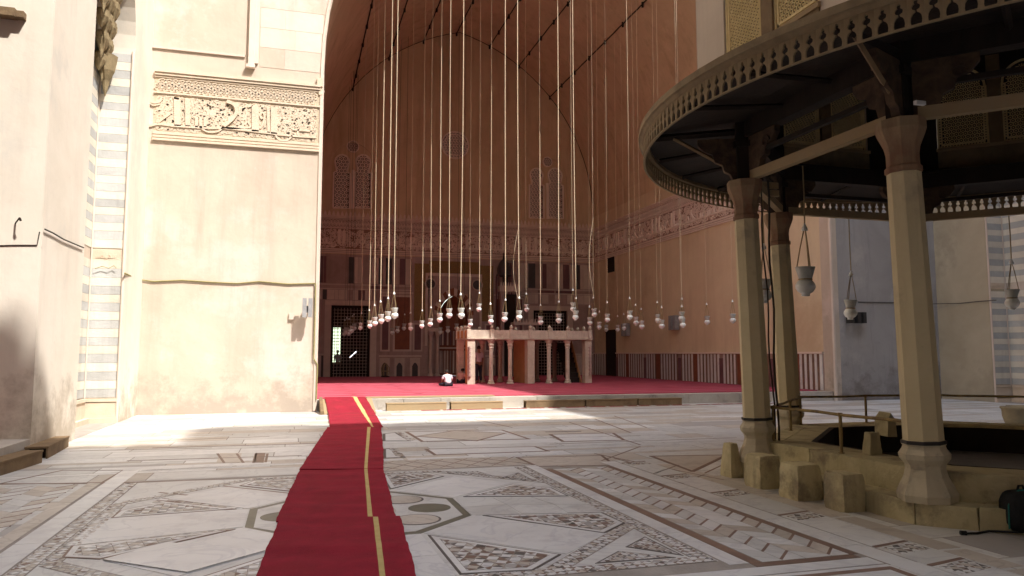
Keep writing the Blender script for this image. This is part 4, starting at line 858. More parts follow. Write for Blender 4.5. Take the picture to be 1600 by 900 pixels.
# ================================================================ TRIBUNE (DIKKA)
YD=32.8
D_=lambda x,y:(lambda v:(v.x,v.z))(gy(640+x/5.333,460+y/5.333,YD))
dx0,dx1=D_(485,300)[0],D_(1520,300)[0]; dzt=D_(500,295)[1]; dzb=D_(500,362)[1]; dzc=D_(500,376)[1]; DY=2.5
T=thing('marble_tribune','pale marble tribune raised on slim columns on the red carpet','platform',((dx0+dx1)/2,YD+DY/2,PZ))
g=G(); g.box((dx0+.02,YD+.03,dzc),(dx1-.02,YD+DY,dzb)); g.box((dx0-.03,YD-.03,dzb-.05),(dx1+.03,YD+DY+.03,dzb)); g.build('deck',M['dikka'],T)
fx=[D_(x,0)[0] for x in (497,590,690,850,1010,1168,1322,1420,1505)]; fx=[fx[0],fx[2],fx[3],fx[4],fx[5],fx[6],fx[8]]
def finial(x,y):
    g=G(); g.box((x-.085,y-.07,dzb+.01),(x+.085,y+.07,dzt+.04)); g.build('parapet_post',M['dikka'],T)
    g=G(); g.lathe([(.05,0),(.085,.05),(.09,.10),(.06,.16),(.02,.2)],10,(x,y,dzt+.04)); g.build('finial',M['dikka'],T,smooth=True)
for x in fx: finial(x,YD+.05); finial(x+.0,YD+DY-.05)
for y in (YD+.85,YD+1.65): finial(dx0+.07,y); finial(dx1-.07,y)
for i in range(6):
    for y in (YD+.03,YD+DY-.07): g=G(); g.box((fx[i]+.088,y,dzb+.002),(fx[i+1]-.088,y+.05,dzt)); g.build('parapet_panel',M['dikka'],T)
for x in (dx0+.03,dx1-.09):
    for y0,y1 in ((YD+.13,YD+.77),(YD+.93,YD+1.57),(YD+1.73,YD+DY-.13)): g=G(); g.box((x,y0,dzb+.002),(x+.06,y1,dzt)); g.build('parapet_panel',M['dikka_br'],T)
hh=dzc-PZ
def dcol(x,y):
    g=G(); g.lathe([(.17,0),(.17,.06),(.12,.1),(.15,.14),(.10,.2),(.095,hh-.42),(.12,hh-.38),(.10,hh-.34),(.14,hh-.22),(.11,hh-.18),(.18,hh-.06),(.18,hh)],12,(x,y,PZ)); g.build('column',M['dikka'],T)
for x in (690,848,1170,1325): dcol(D_(x,0)[0],YD+.2)
for x in (690,848,1170,1325): dcol(D_(x,0)[0]+.1,YD+DY-.2)
def pier(x0,x1,y0,y1,m='dikka'):
    n=5
    for i in range(n):
        a=PZ+hh*i/n; g=G(); g.box((x0+.002*(i%2),y0+.002*(i%2),a+.004),(x1,y1,a+hh/n)); g.build('pier_block',M[m],T)
px0,px1=D_(487,0)[0],D_(550,0)[0]; pier(px0,px1,YD+.04,YD+.45); pier(px0,px0+.3,YD+DY-.4,YD+DY-.05)
g=G(); g.box((px0-.012,YD+.08,PZ),(px0,YD+.42,dzc-.02)); g.build('side_slab',M['dikka_br'],T)
mx0,mx1=D_(985,0)[0],D_(1043,0)[0]; pier(mx0,mx1,YD+.04,YD+.5); g=G(); g.box((mx0+.02,YD+.5,PZ),(mx1-.1,YD+DY-.1,dzc-.002)); g.build('cross_wall',M['dikka_br'],T)
rx0,rx1=D_(1462,0)[0],D_(1515,0)[0]; pier(rx0,rx1,YD+.04,YD+.45)
# stair inside the right bay
sx=D_(1345,0)[0]
for i in range(8): g=G(); g.box((sx,YD+.7+i*.17,PZ+i*.24),(rx0-.05,YD+.87+i*.17,PZ+.24+i*.24)); g.build('step',M['wood_dk'],T)
g=G(); v=[(rx0-.03,YD+.5,PZ),(rx0-.03,YD+DY-.1,PZ),(rx0-.03,YD+DY-.1,dzc),(rx0-.03,YD+1.8,dzc)]; g.add(v+[(x+.05,y,z) for x,y,z in v],[(0,1,2,3),(7,6,5,4),(0,4,5,1),(1,5,6,2),(2,6,7,3),(3,7,4,0)]); g.build('stair_wall',M['dikka_br'],T)
for x in (D_(503,0)[0],D_(1499,0)[0]):
    g=G(); z0,z1=D_(0,665)[1],D_(0,432)[1]; g.tube([(x,YD+.0,z0),(x,YD+.0,z1)],.05,8); 
    for s in (0,PI): g.tube([(x+.055*math.cos(t*.55+s),YD+.055*math.sin(t*.55+s),z0+(z1-z0)*t/40) for t in range(41)],.02,4)
    g.tube([(x,YD,z0-.12),(x,YD,z0)],.08,8); g.build('twisted_colonnette',M['pm1'],T)

# pulpit beside the niche
PU=thing('pulpit','dark carved pulpit with a gate, balcony and small dome beside the prayer niche','pulpit',(12.9,YB-1.6,PZ))
u0=gy(783,440,YB-2).x; u1=gy(812,440,YB-2).x; zb_=gy(800,447,YB-2).z; zt=gy(800,409,YB-2).z; yy=YB-2
for x in (u0,u1-.2): g=G(); g.box((x,yy,PZ),(x+.2,yy+.3,zb_)); g.build('gate_post',M['pm1'],PU)
g=G(); g.box((u0-.1,yy-.1,zb_-.35),(u1+.1,yy+.4,zb_)); g.build('lintel',M['pm2'],PU)
for i in range(8): a=u0-.06+i*(u1-u0+.06)/8; g=G(); g.wallp([(a,zb_),(a+.1,zb_),(a+.08,zb_+.16),(a+.05,zb_+.24),(a+.02,zb_+.16)],yy-.08,yy-.03,'y'); g.build('cresting',M['pm2'],PU)
g=G(); g.box((u0+.22,yy+.1,PZ),(u1-.22,yy+.15,zb_-.5)); g.build('door',M['wood_dk'],PU)
for x in (u0+.15,u1-.2):
    for y in (yy+1.2,yy+1.8): g=G(); g.box((x,y,PZ),(x+.08,y+.08,zt-.7)); g.build('canopy_post',M['pm3'],PU)
g=G(); g.lathe([(.5,0),(.5,.1),(.42,.15),(.45,.5),(.3,.85),(.08,1.1),(.02,1.5)],10,((u0+u1)/2,yy+1.5,zt-.75)); g.build('dome',M['pm4'],PU,smooth=True)
g=G(); v=[(u1,yy+.3,PZ),(u1,yy+1.9,PZ),(u1,yy+1.9,4.4),(u1,yy+.3,2.2)]; g.add(v+[(x-.1,y,z) for x,y,z in v],[(0,1,2,3),(7,6,5,4),(2,6,7,3),(0,3,7,4)]); g.build('flank',M['pm1'],PU)
a0=gy(801,505,YB-3).x; a1_=gy(842,505,YB-3).x; zq=gy(820,504,YB-3).z
LG=thing('reading_stand','low marble gallery with a crested rail between pulpit and right door','platform',((a0+a1_)/2,YB-3,PZ))
g=G(); g.box((a0,YB-3.2,zq-.15),(a1_,YB-2.6,zq)); g.build('deck',M['pm2'],LG)
for x in (a0+.1,a1_-.2): g=G(); g.box((x,YB-3.1,PZ),(x+.1,YB-2.7,zq-.15)); g.build('leg',M['pm1'],LG)
for i in range(9): a=a0+i*(a1_-a0)/9; g=G(); g.wallp([(a+.02,zq),(a+.13,zq),(a+.1,zq+.16),(a+.075,zq+.22),(a+.05,zq+.16)],YB-3.2,YB-3.14,'y'); g.build('cresting',M['pm2'],LG)
# lantern stand by the left niche
p=gy(602,589,YB-1.2); t=thing('floor_lantern','small dark lantern stand on the carpet before the left wall niches','lantern',(p.x,YB-1.2,PZ))
g=G(); g.lathe([(.26,0),(.26,.05),(.12,.1)],8,(p.x,YB-1.2,PZ)); g.build('base',M['wood_dk'],t)
g=G(); 
for k in range(6): g.tube([(p.x+.2*math.cos(k*PI/3),YB-1.2+.2*math.sin(k*PI/3),PZ+.1),(p.x+.24*math.cos(k*PI/3),YB-1.2+.24*math.sin(k*PI/3),PZ+.55),(p.x+.05*math.cos(k*PI/3),YB-1.2+.05*math.sin(k*PI/3),PZ+.8)],.025,5)
g.lathe([(.25,.33),(.25,.38)],8,(p.x,YB-1.2,PZ)); g.build('cage',M['brass'],t)

# ================================================================ FOUNTAIN KIOSK
KX0,KY0=9.65,7.7; T22=math.tan(PI/8)
K=thing('fountain_kiosk','octagonal fountain kiosk with eight marble columns, wide fretwork eave and lattice windows','kiosk',(KX0,KY0,0))
def side_pt(k,ap,t):   # point on side k (centre angle 45k deg) at offset t along it
    a=k*PI/4; return (KX0+ap*math.cos(a)-t*math.sin(a),KY0+ap*math.sin(a)+t*math.cos(a))
def ringblk(k,ai,ao,f0,f1,z0,z1,m,name,gap=.006,amp=.0):
    a0,a1=-1+2*f0,-1+2*f1; li,lo=ai*T22,ao*T22
    pl=[side_pt(k,ao,a0*lo+gap),side_pt(k,ao,a1*lo-gap),side_pt(k,ai,a1*li-gap),side_pt(k,ai,a0*li+gap)]
    g=G(); g.prism(pl,z0,z1); 
    if amp: noisy(g,amp,k*7+int(f0*10))
    return g.build(name,M[m],K)
for k in range(8):
    cuts=[0,.18,.36,.62,.82,1] if k in(4,5,3) else [0,.33,.7,1]
    for a,b in zip(cuts,cuts[1:]): ringblk(k,3.30,3.66,a,b,-.02,.22,'stone','step_stone',.009,.008)
    cuts=[0,.34,.66,1]
    for a,b in zip(cuts,cuts[1:]): ringblk(k,3.12,3.36,a,b,-.02,.50,'stone','basin_wall_stone',.009,.006)
    for a,b in ((0,.5),(.5,1)): ringblk(k,2.78,3.12,a,b,.3,.497,'stone','rim_slab',.004)
    ringblk(k,2.70,2.78,0,1,-.02,.495,'wood_dk','basin_lining',0)
g=G(); g.prism([side_pt(k,2.7,2.7*T22) for k in range(8)],0.0,.06); g.build('basin_floor',M['basalt'],K)
# columns
cprof=[(.0,0),(.275,0),(.285,.07),(.26,.13),(.205,.24),(.185,.32),(.19,.36),(.235,.42),(.24,.47),(.205,.52),(.195,.55),(.205,.56),(.205,.60),(.19,.61),(.166,3.38),(.182,3.39),(.182,3.44),(.162,3.46),(.16,3.58),(.175,3.66),(.225,3.78),(.245,3.84),(.245,3.94),(0,3.94)]
g=G(); g.lathe(cprof[:13],8,(0,0,0),0,PI/8,cap=False); ME1=g.mesh('column_base',M['column_base'])
g=G(); g.lathe([(.203,.565),(.212,.57),(.212,.60),(.203,.605)],8,(0,0,0),0,PI/8,cap=False); ME1b=g.mesh('iron_collar',M['iron'])
g=G(); g.lathe(cprof[12:15],8,(0,0,0),0,PI/8,cap=False); ME2=g.mesh('column_shaft',M['column'])
g=G(); g.lathe(cprof[14:18],8,(0,0,0),0,PI/8,cap=False); ME2b=g.mesh('column_necking',M['wood_paint'])
g=G(); g.lathe(cprof[17:],8,(0,0,0),0,PI/8,cap=False); ME3=g.mesh('capital',M['wood_paint'])
g=G(); g.box((-.10,-.10,3.94),(.10,.10,5.05)); g.box((-.14,-.14,4.42),(.14,.14,4.50)); ME4=g.mesh('post',M['wood_dk'])
# carved console bracket, lies in local XZ
bp=[(.08,3.96),(.22,3.98),(.25,4.06),(.33,4.10),(.36,4.20),(.46,4.24),(.50,4.36),(.62,4.40),(.70,4.50),(.70,4.58),(.08,4.58)]
g=G(); g.wallp(bp,-.045,.045,'y'); g.tube([(.50+.09*math.cos(t*.6)*(1-t*.06),-.05,4.40+.09*math.sin(t*.6)*(1-t*.06)) for t in range(12)],.018,5); ME5=g.mesh('console_bracket',M['wood_br'])
RC=3.75
for k in range(8):
    a=PI/8+k*PI/4; x,y=KX0+RC*math.cos(a),KY0+RC*math.sin(a)
    for nm,me in (('column_base',ME1),('iron_collar',ME1b),('column_shaft',ME2),('column_necking',ME2b),('capital',ME3),('post',ME4)):
        o=put(nm,me,K); o.matrix_basis=Matrix.Translation((x+.045*_R.x,y+.045*_R.y,.22))@Matrix.Rotation(-.026,4,Vector((math.sin(YAW),math.cos(YAW),0)))@Matrix.Rotation(a,4,'Z')   # the old columns lean a little
    for da in (0,PI*.625,-PI*.625):
        o=put('console_bracket',ME5,K); o.location=(x,y,.2); o.rotation_euler=(0,0,a+da)
    # beams to the next column
    b=a+PI/4; x2,y2=KX0+RC*math.cos(b),KY0+RC*math.sin(b)
    d=Vector((x2-x,y2-y,0)); L=d.length; Mx=Matrix.Translation((x,y,0))@Matrix.Rotation(math.atan2(d.y,d.x),4,'Z')
    g=G(); g.box((.12,-.05,4.16),(L-.12,.05,4.29),0,Mx); g.build('tie_beam',M['wood_lt'],K)
    g=G(); g.box((0,-.09,4.78),(L,.09,5.08),0,Mx); g.build('lintel_beam',M['wood_dk'],K)
    g=G(); g.box((.35,-.035,4.5),(L-.35,.035,4.56),0,Mx); g.build('rod',M['wood_dk'],K)
    g=G(); g.tube([(x,y,4.2),(KX0+4.85*math.cos(a),KY0+4.85*math.sin(a),4.86)],.03,4); g.build('strut',M['wood_md'],K)
    g=G(); g.tube([(x,y,4.9),(KX0+5.05*math.cos(a),KY0+5.05*math.sin(a),4.83)],.05,4); g.build('rafter',M['wood_dk'],K)
    for f in (.33,.66):
        aa=a+f*PI/4; g=G(); g.tube([(KX0+3.6*math.cos(aa),KY0+3.6*math.sin(aa),4.95),(KX0+5.05*math.cos(aa),KY0+5.05*math.sin(aa),4.84)],.035,4); g.build('rafter',M['wood_dk'],K)
# patches of pale paint left on the posts behind column A
g=G(); 
for i,(px_,py_) in enumerate(((1203,290),(1204,302))):
    a=PI/8+2*PI/4; p=_C+ray(px_,py_)*12.0; g.box((p.x-.16,p.y-.03,p.z-.05),(p.x+.14,p.y+.03,p.z+.05))
g.build('painted_block',M['wood_lt'],K)
# eave: soffit, roof, fascia, fretwork
def cone(r0,z0,r1,z1,n=96): 
    g=G(); vs=[(KX0+r*math.cos(2*PI*i/n),KY0+r*math.sin(2*PI*i/n),z) for r,z in ((r0,z0),(r1,z1)) for i in range(n)]
    g.add(vs,[(i,(i+1)%n,n+(i+1)%n,n+i) for i in range(n)]); return g
ER=5.2
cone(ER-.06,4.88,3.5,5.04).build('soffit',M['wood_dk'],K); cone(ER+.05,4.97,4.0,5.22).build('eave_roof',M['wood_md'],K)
g=G(); n=96
pr=[(ER-.08,4.83),(ER+.02,4.83),(ER+.05,4.87),(ER+.08,4.88),(ER+.08,4.96),(ER-.0,4.99),(ER-.08,4.96)]
vs=[(KX0+r*math.cos(2*PI*i/n),KY0+r*math.sin(2*PI*i/n),z) for r,z in pr for i in range(n)]; m_=len(pr)
g.add(vs,[(j*n+i,j*n+(i+1)%n,((j+1)%m_)*n+(i+1)%n,((j+1)%m_)*n+i) for j in range(m_) for i in range(n)]); g.build('fascia',M['fascia'],K)
# one fret unit: solid left and right of a trefoil-over-arch opening
NF=236; W=2*PI*ER/NF; h=.27
hole=[(0.070,0),(.078,.035),(.070,.075),(.040,.105),(.014,.115),(.012,.130),(.050,.140),(.058,.165),(.038,.185),(.022,.190),(.030,.210),(.016,.232),(0,.236)]
hole=[(x*.62,z) for x,z in hole]
right=[(W/2,0),(W/2,h),(0,h)]+[(x,z) for x,z in hole[::-1]]
g=G()
for s in (1,-1): g.wallp([(s*x,z) for x,z in right],-.011,.011,'y')
g.box((-W/2,-.016,-.016),(W/2,.016,0.0)); MEF=g.mesh('fretwork_panel',M['fascia'])
for k in range(NF):
    a=2*PI*k/NF; o=put('fretwork_panel',MEF,K); o.location=(KX0+ER*math.cos(a),KY0+ER*math.sin(a),4.575); o.rotation_euler=(0,0,a+PI/2)
# drum with lattice windows
DA=4.05; dl=DA*T22
g=G(); ww,wz0,wz1=.84,5.62,7.25
ins=lambda a,z:abs(a)<ww/2-.09 and wz0+.09<z<wz1-.5 or (math.hypot(a,(z-(wz1-.5)))<ww/2-.09 and z>=wz1-.51)
Pl=lambda a,z,d:(a,-d,z); Pb=lambda a,z,d:(a,d,z)
for P_ in (Pl,Pb): lattice(g,ins,-ww/2,ww/2,wz0,wz1,.075,.017,.02,P_)
for x0,x1,z0,z1 in ((-ww/2,-ww/2+.035,wz0,wz1-.5),(ww/2-.035,ww/2,wz0,wz1-.5),(-ww/2,ww/2,wz0,wz0+.035),(-ww/2+.06,-ww/2+.085,wz0+.06,wz1-.5),(ww/2-.085,ww/2-.06,wz0+.06,wz1-.5),(-ww/2+.06,ww/2-.06,wz0+.06,wz0+.085)): g.box((x0,-.028,z0),(x1,.028,z1))
i=0
while wz0+.1+i*.05<wz1-.5:
    z=wz0+.1+i*.05
    for x in (-ww/2+.048,ww/2-.048): g.box((x-.012,-.015,z),(x+.012,.015,z+.03))
    i+=1
for i in range(15):
    x=-ww/2+.08+i*.05; g.box((x-.015,-.015,wz0+.036),(x+.015,.015,wz0+.058))
for s in (1,-1): g.ribbon([(ww/2*.93*math.cos(t*PI/14),wz1-.5+ww/2*.93*math.sin(t*PI/14)) for t in range(15)],.04,.03,Pl if s>0 else Pb)
g.box((-ww/2,-.004,wz0),(ww/2,.004,wz1),1); MEL=g.mesh('lattice_window',[M['lattice_y'],M['wood_dk']])
g=G(); r=.34
for P_ in (Pl,Pb): lattice(g,lambda a,z:math.hypot(a,z-7.75)<r-.03,-r,r,7.75-r,7.75+r,.075,.018,.02,P_); g.ribbon([(r*math.cos(t*PI/12),7.75+r*math.sin(t*PI/12)) for t in range(25)],.05,.035,P_)
g.box((-.40,-.004,7.30),(.40,.004,8.15),1); MEO=g.mesh('lattice_oculus',[M['lattice_y'],M['wood_dk']])
for k in range(8):
    a=k*PI/4; Mx=Matrix.Translation((KX0+DA*math.cos(a),KY0+DA*math.sin(a),0))@Matrix.Rotation(a+PI/2,4,'Z')
    for s in (-1,1):
        g=G(); x0,x1=sorted((s*.96,s*(dl-.01))); g.box((x0,-.05,5.05),(x1,.06,8.4),0,Mx); g.build('plaster_panel',M['plaster'],K)
        g=G(); g.box((x0,.06,5.05),(x1,.09,8.4),0,Mx); g.build('inner_lining',M['wood_dk'],K)
        o=put('lattice_window',MEL,K); o.matrix_basis=Mx@Matrix.Translation((s*.53,.0,0)); o['kind']='stuff'
        g=G()
        # spandrels over the arch
        pts=[(s*.53+ww/2*math.cos(t*PI/10),wz1-.5+ww/2*math.sin(t*PI/10)) for t in range(11)]
        v=[(s*.53+ww/2+.01,wz1-.5),(s*.53+ww/2+.01,wz1+.05),(s*.53-ww/2-.01,wz1+.05),(s*.53-ww/2-.01,wz1-.5)]+pts[::-1]
        gg=G(); gg.wallp(v,-.04,.05,'y'); g.add(gg.v,gg.f,0,Mx); g.build('spandrel',M['wood_dk'],K)
    g=G(); g.box((-.96,-.07,5.05),(.96,.09,5.56),0,Mx); g.build('sill_board',M['fascia'],K)
    g=G(); g.box((-.98,-.09,5.56),(.98,.11,5.62),0,Mx); g.build('sill',M['wood_lt'],K)
    g=G(); g.box((-.11,-.06,5.62),(.11,.09,wz1+.05),0,Mx); g.build('mullion',M['wood_md'],K)
    g=G(); g.box((-.96,-.05,wz1+.05),(-.40,.09,8.4),0,Mx); g.box((.40,-.05,wz1+.05),(.96,.09,8.4),0,Mx); g.box((-.40,-.05,8.15),(.40,.09,8.4),0,Mx); g.build('upper_board',M['wood_dk'],K)
    o=put('lattice_oculus',MEO,K); o.matrix_basis=Mx; o['kind']='stuff'
    g=G(); g.box((-dl,-.12,8.4),(dl,.12,8.6),0,Mx); g.build('cornice',M['wood_md'],K)
    g=G(); g.box((-dl,-.10,4.98),(dl,.12,5.06),0,Mx); g.build('drum_plate',M['wood_dk'],K)
g=G(); g.lathe([(4.4,8.6),(4.2,9.2),(3.9,10.6),(3.0,12.0),(1.6,12.9),(.1,13.3)],32,(KX0,KY0,0),cap=False); g.build('dome',M['plaster'],K,smooth=True)
p=_C+ray(1437,161)*7.6; g=G(); g.box((p.x-.06,p.y-.02,p.z-.02),(p.x+.06,p.y+.02,p.z+.02)); tag(g.build('wall_switch',M['white']),'small white electric box on the dark beams above the front column','box')
# railing on the basin rim
RLt=thing('basin_railing','worn yellowish pipe railing running round the fountain basin','railing',(KX0,KY0,.5))
ra=3.24
for k in range(8):
    p=side_pt(k,ra,-ra*T22); q_=side_pt(k,ra,ra*T22)
    g=G(); m1=[(p[0]+(q_[0]-p[0])*i/6,p[1]+(q_[1]-p[1])*i/6,.965+.006*math.sin(i*2.1+k)) for i in range(7)]; g.tube(m1,.019,8); g.build('hand_rail',M['rail'],RLt)
    for f in ((0,.5) if k%2==0 else (0,.42)):
        x,y=p[0]+(q_[0]-p[0])*f,p[1]+(q_[1]-p[1])*f; g=G(); g.tube([(x,y,.49),(x,y,.96)],.02,8); g.tube([(x,y,.49),(x,y,.51)],.035,8); g.tube([(x,y,.94),(x,y,.985)],.028,8); g.build('post',M['rail'],RLt)
# stone seats and loose stones
def rough(name,label,x0,y0,x1,y1,z0,z1,m='stone',seed=1,top=.9):
    q=random.Random(seed); bm_=G(); n=5; vs=[];
    import bmesh
    b=bmesh.new(); bmesh.ops.create_cube(b,size=1); bmesh.ops.subdivide_edges(b,edges=b.edges[:],cuts=5,use_grid_fill=True)
    for v in b.verts:
        x,y,z=v.co; s=1-(1-top)*(z+.5); r=max(abs(x),abs(y),abs(z)); e=sorted((abs(x),abs(y),abs(z)))
        rd=.004*(1 if e[1]>.45 else 0)+.03*(1 if e[0]>.45 else 0)
        x*=(1-rd*2)*s; y*=(1-rd*2)*s; z*=(1-rd*.8)
        w_=.010; x+=w_*math.sin(7*y+5*z+seed)+q.uniform(-.014,.014); y+=w_*math.sin(6*x+8*z+2*seed)+q.uniform(-.012,.012); z+=(q.uniform(-.012,.012) if z>-.45 else 0)
        v.co=((x0+x1)/2+x*(x1-x0),(y0+y1)/2+y*(y1-y0),max(z0,(z0+z1)/2+z*(z1-z0)))
    me=bpy.data.meshes.new(name); b.to_mesh(me); b.free(); me.materials.append(M[m])
    return tag(put(name,me),label,'stone',None)
rough('stone_block','chipped limestone block nearest the left column of the kiosk, leftmost of three seats',5.66,8.28,5.98,8.64,0,.41,seed=1,top=.92)
rough('stone_block','rough limestone block with hollowed side, middle of the three seats by the basin',5.62,7.50,5.97,7.86,0,.41,seed=4,top=.90)
rough('stone_block','squarer limestone block, third seat nearest the front column',5.70,6.84,5.99,7.16,0,.40,seed=7,top=.97)
rough('loose_stone','small rough stone standing on the basin rim behind the railing',6.62,7.46,6.80,7.60,.5,.76,seed=9,top=.72)
p=gz(1395,682,.5); g=G(); g.wallp([(p.x-.08,.5),(p.x+.08,.5),(p.x+.08,.74),(p.x,.84),(p.x-.08,.74)],p.y,p.y+.25,'y'); noisy(g,.012,3); tag(g.build('stone_post',M['stone']),'pointed dark stone post on the far side of the basin','stone')
rough('loose_stone','carved stone stump beside the left column base',5.80,9.15,5.99,9.45,0,.46,seed=12,top=.6)
p=gz(1588,667,0); 
for i,(dx,dy) in enumerate(((0,0),(.42,.2))):
    g=G(); g.lathe([(.13,0),(.22,.08),(.27,.25),(.28,.40),(.31,.43),(.31,.47),(.26,.47),(.24,.3)],16,(p.x+dx,p.y+dy,0)); tag(g.build('stone_pot',M['pot'],smooth=True),('left' if i==0 else 'right')+' one of two big clay pots behind the fountain railing','pot')
rough('stone_block','pale limestone block on the step at the right end behind the backpack',7.35,5.45,7.75,5.75,.22,.52,seed=15,top=1)
# kiosk lamps
def klamp(px,py,dep,label,s=1.,top=4.6):
    p=_C+ray(px,py)*dep; lamp(0,0,label,'glass lamps hung round the fountain kiosk',pos=(p.x,p.y,p.z-.2*s),top=top,rope_r=.012,rope='brass',s=s)
klamp(1258,440,11.4,'large cream glass lamp hanging between the left and front kiosk columns',1.12)
klamp(1328,484,15.2,'yellowish glass lamp hanging from the far eave against the grey wall',1.,4.5)
klamp(1193,455,12.4,'dark lamp half hidden behind the left kiosk column',1.)
klamp(1581,468,14.6,'dim lamp under the far eave in front of the striped stone recess',1.,4.5)
# cables by the left column
ca,cb=(KX0+RC*math.cos(PI*7/8),KY0+RC*math.sin(PI*7/8))
for i,(o1,o2,zz) in enumerate((((.23,-.12),(.30,-.10),4.3),((.26,.10),(.33,.0),4.2))):
    cable('cable',[(ca+o1[0]+(o2[0]-o1[0])*t/12+.02*math.sin(t*1.3+i),cb+o1[1]+(o2[1]-o1[1])*t/12,zz-(zz-.35)*t/12) for t in range(13)],.012 if i else .016,'cable',['thick dark cable dangling behind the left kiosk column','thinner dark cable hanging loosely beside the left kiosk column'][i])

# ================================================================ THINGS ON THE COURT FLOOR
def bench(name,label,a,b,wd,z1,m='wood_lt'):
    a,b=Vector(a),Vector(b); d=(b-a); L=d.length; Mx=Matrix.Translation((a.x,a.y,0))@Matrix.Rotation(math.atan2(d.y,d.x),4,'Z')
    t=thing(name,label,'bench',(a.x,a.y,0))
    g=G(); g.box((0,0,z1-.03),(L,wd,z1),0,Mx); g.build('top_board',M[m],t)
    g=G(); g.box((.005,.01,.0),(L-.005,.035,z1-.03),0,Mx); g.build('front_board',M[m],t); g=G(); g.box((.005,wd-.035,0),(L-.005,wd-.01,z1-.03),0,Mx); g.build('back_board',M[m],t)
    for x in (.15,L*.5,L-.18): g=G(); g.box((x,.04,0),(x+.03,wd-.04,z1-.032),0,Mx); g.build('rib',M['wood_dk'],t)
    return t
p=gz(75,717); q_=gz(108,698); bench('wooden_bench','low brown wooden shoe bench along the left kerb, farther of two',p[:2],q_[:2],.34,.20,'wood_md')
p=gz(67,723); q_=gz(-40,757); bench('wooden_bench','low brown wooden shoe bench along the left kerb, nearer one cut by the frame',q_[:2],p[:2],.30,.20,'wood_md')
for x0,x1,y,m,lb in ((604,698,641,'wood_lt','sunlit low wooden bench on the court before the hall step, first right of the runner'),(705,786,639,'wood_lt','sunlit low wooden bench before the hall step, second right of the runner'),(822,914,637,'wood_md','shaded low wooden bench before the hall step, left of three dark ones'),(916,996,635,'wood_md','shaded low wooden bench before the hall step, middle of three dark ones'),(998,1066,633,'wood_md','shaded low wooden bench before the hall step, right of three dark ones')):
    a=gy(x0,y,22.62); b=gy(x1,y,22.62); bench('wooden_bench',lb,(a.x,22.62),(b.x,22.62),.30,.23,m)
g=G(); a=gy(640,638,22.4).x; g.box((3.6,22.28,.004),(16.8,22.50,.014)); o=tag(g.build('striped_rug',M['marble_c']),'thin red and white striped rug strip at the foot of the hall step','rug')
x=3.7
while x<16.6: g=G(); w_=rnd.uniform(.25,.7); g.box((x,22.29,.014),(min(x+w_,16.75),22.49,.017)); g.build('red_patch',M['red'],o,local=True); x+=w_+rnd.uniform(.08,.25)
# ramp and runner
RP=thing('wooden_ramp','small wooden ramp under the red runner at the hall step','ramp',(1.9,22.3,0))
rx0_,rx1_=gz(500,640).x-.05,2.92
g=G(); v=[(.86,21.75,.0),(2.30,21.75,.0),(2.30,23.10,.34),(.86,23.10,.34),(.86,21.75,.03),(2.30,21.75,.03),(2.30,23.10,.36),(.86,23.10,.36)]
g.add(v,[(4,5,6,7),(0,1,5,4),(1,2,6,5),(3,0,4,7),(2,3,7,6)]); g.build('ramp_board',M['wood_lt'],RP)
g=G(); v=[(.76,21.75,0),(.85,21.75,0),(.85,23.1,0),(.76,23.1,0),(.76,21.75,.10),(.85,21.75,.10),(.85,23.1,.42),(.76,23.1,.42)]
g.add(v,[(4,5,6,7),(0,1,5,4),(1,2,6,5),(3,0,4,7),(2,3,7,6)]); g.build('ramp_cheek',M['wood_md'],RP)
def runner(label,rowsL,rowsR,sl,sr,z=.012,sub=5,seed=1):
    """rows: list of (x,y,z) world points down the left and right edge; sl,sr stripe edges as fraction rows"""
    def dense(R):
        out=[]
        for i in range(len(R)-1):
            for t in range(sub): out.append(Vector(R[i]).lerp(Vector(R[i+1]),t/sub))
        return out+[Vector(R[-1])]
    sub=sub*4
    L,Rr,A,B=dense(rowsL),dense(rowsR),dense(sl),dense(sr); n=10; q=random.Random(seed)
    def sheet(Pp,Q,nn,up,th):
        g=G(); vs=[]; m_=len(Pp)
        for i,(a,b) in enumerate(zip(Pp,Q)):
            for j in range(nn+1):
                p=a.lerp(b,j/nn); cr=.016*max(0,math.sin(p.y*2.9+seed*1.7+.5*math.sin(p.x*2)))**14*(.4+.6*abs(math.sin(p.x*3+seed))); wv=cr+.006*math.sin(p.y*5.3+seed+p.x*1.7)*math.sin(p.x*4+seed)+.004*math.sin(p.y*11+p.x*3); jit=.004*math.sin(p.y*5+seed*2)+.0025*math.sin(p.y*19) if j in(0,nn) and nn>2 else 0
                vs.append((p.x+jit,p.y,p.z+max(0,.008+wv)+up+.006))
        g.add(vs,[(i*(nn+1)+j,i*(nn+1)+j+1,(i+1)*(nn+1)+j+1,(i+1)*(nn+1)+j) for i in range(m_-1) for j in range(nn)])
        k=len(g.v); bot=[(x,y,z_-th) for x,y,z_ in vs]
        rim=[j for j in range(nn+1)]+[i*(nn+1)+nn for i in range(1,m_)]+[(m_-1)*(nn+1)+j for j in range(nn-1,-1,-1)]+[i*(nn+1) for i in range(m_-2,0,-1)]
        g.v+=[bot[i] for i in rim]; r=len(rim)
        g.f+=[(rim[i],rim[(i+1)%r],k+(i+1)%r,k+i) for i in range(r)]; g.m+=[0]*r; return g
    o=sheet(L,Rr,n,z,.012).build('red_runner',M['red'],smooth=False); tag(o,label,'carpet','red runner pieces laid across the court')
    o.pop('group') if False else None
    s=sheet(A,B,1,z+.0035,.003); s.build('gold_stripe',M['gold'],o,local=True); return o
W3=lambda x,y,z=0.:tuple(gz(x,y,z))
Q3=lambda x,y:W3(370+x/3,600+y/3)
def on(pt,Y,z): return (pt[0],Y,z)
a=gz(508,625,.36); 
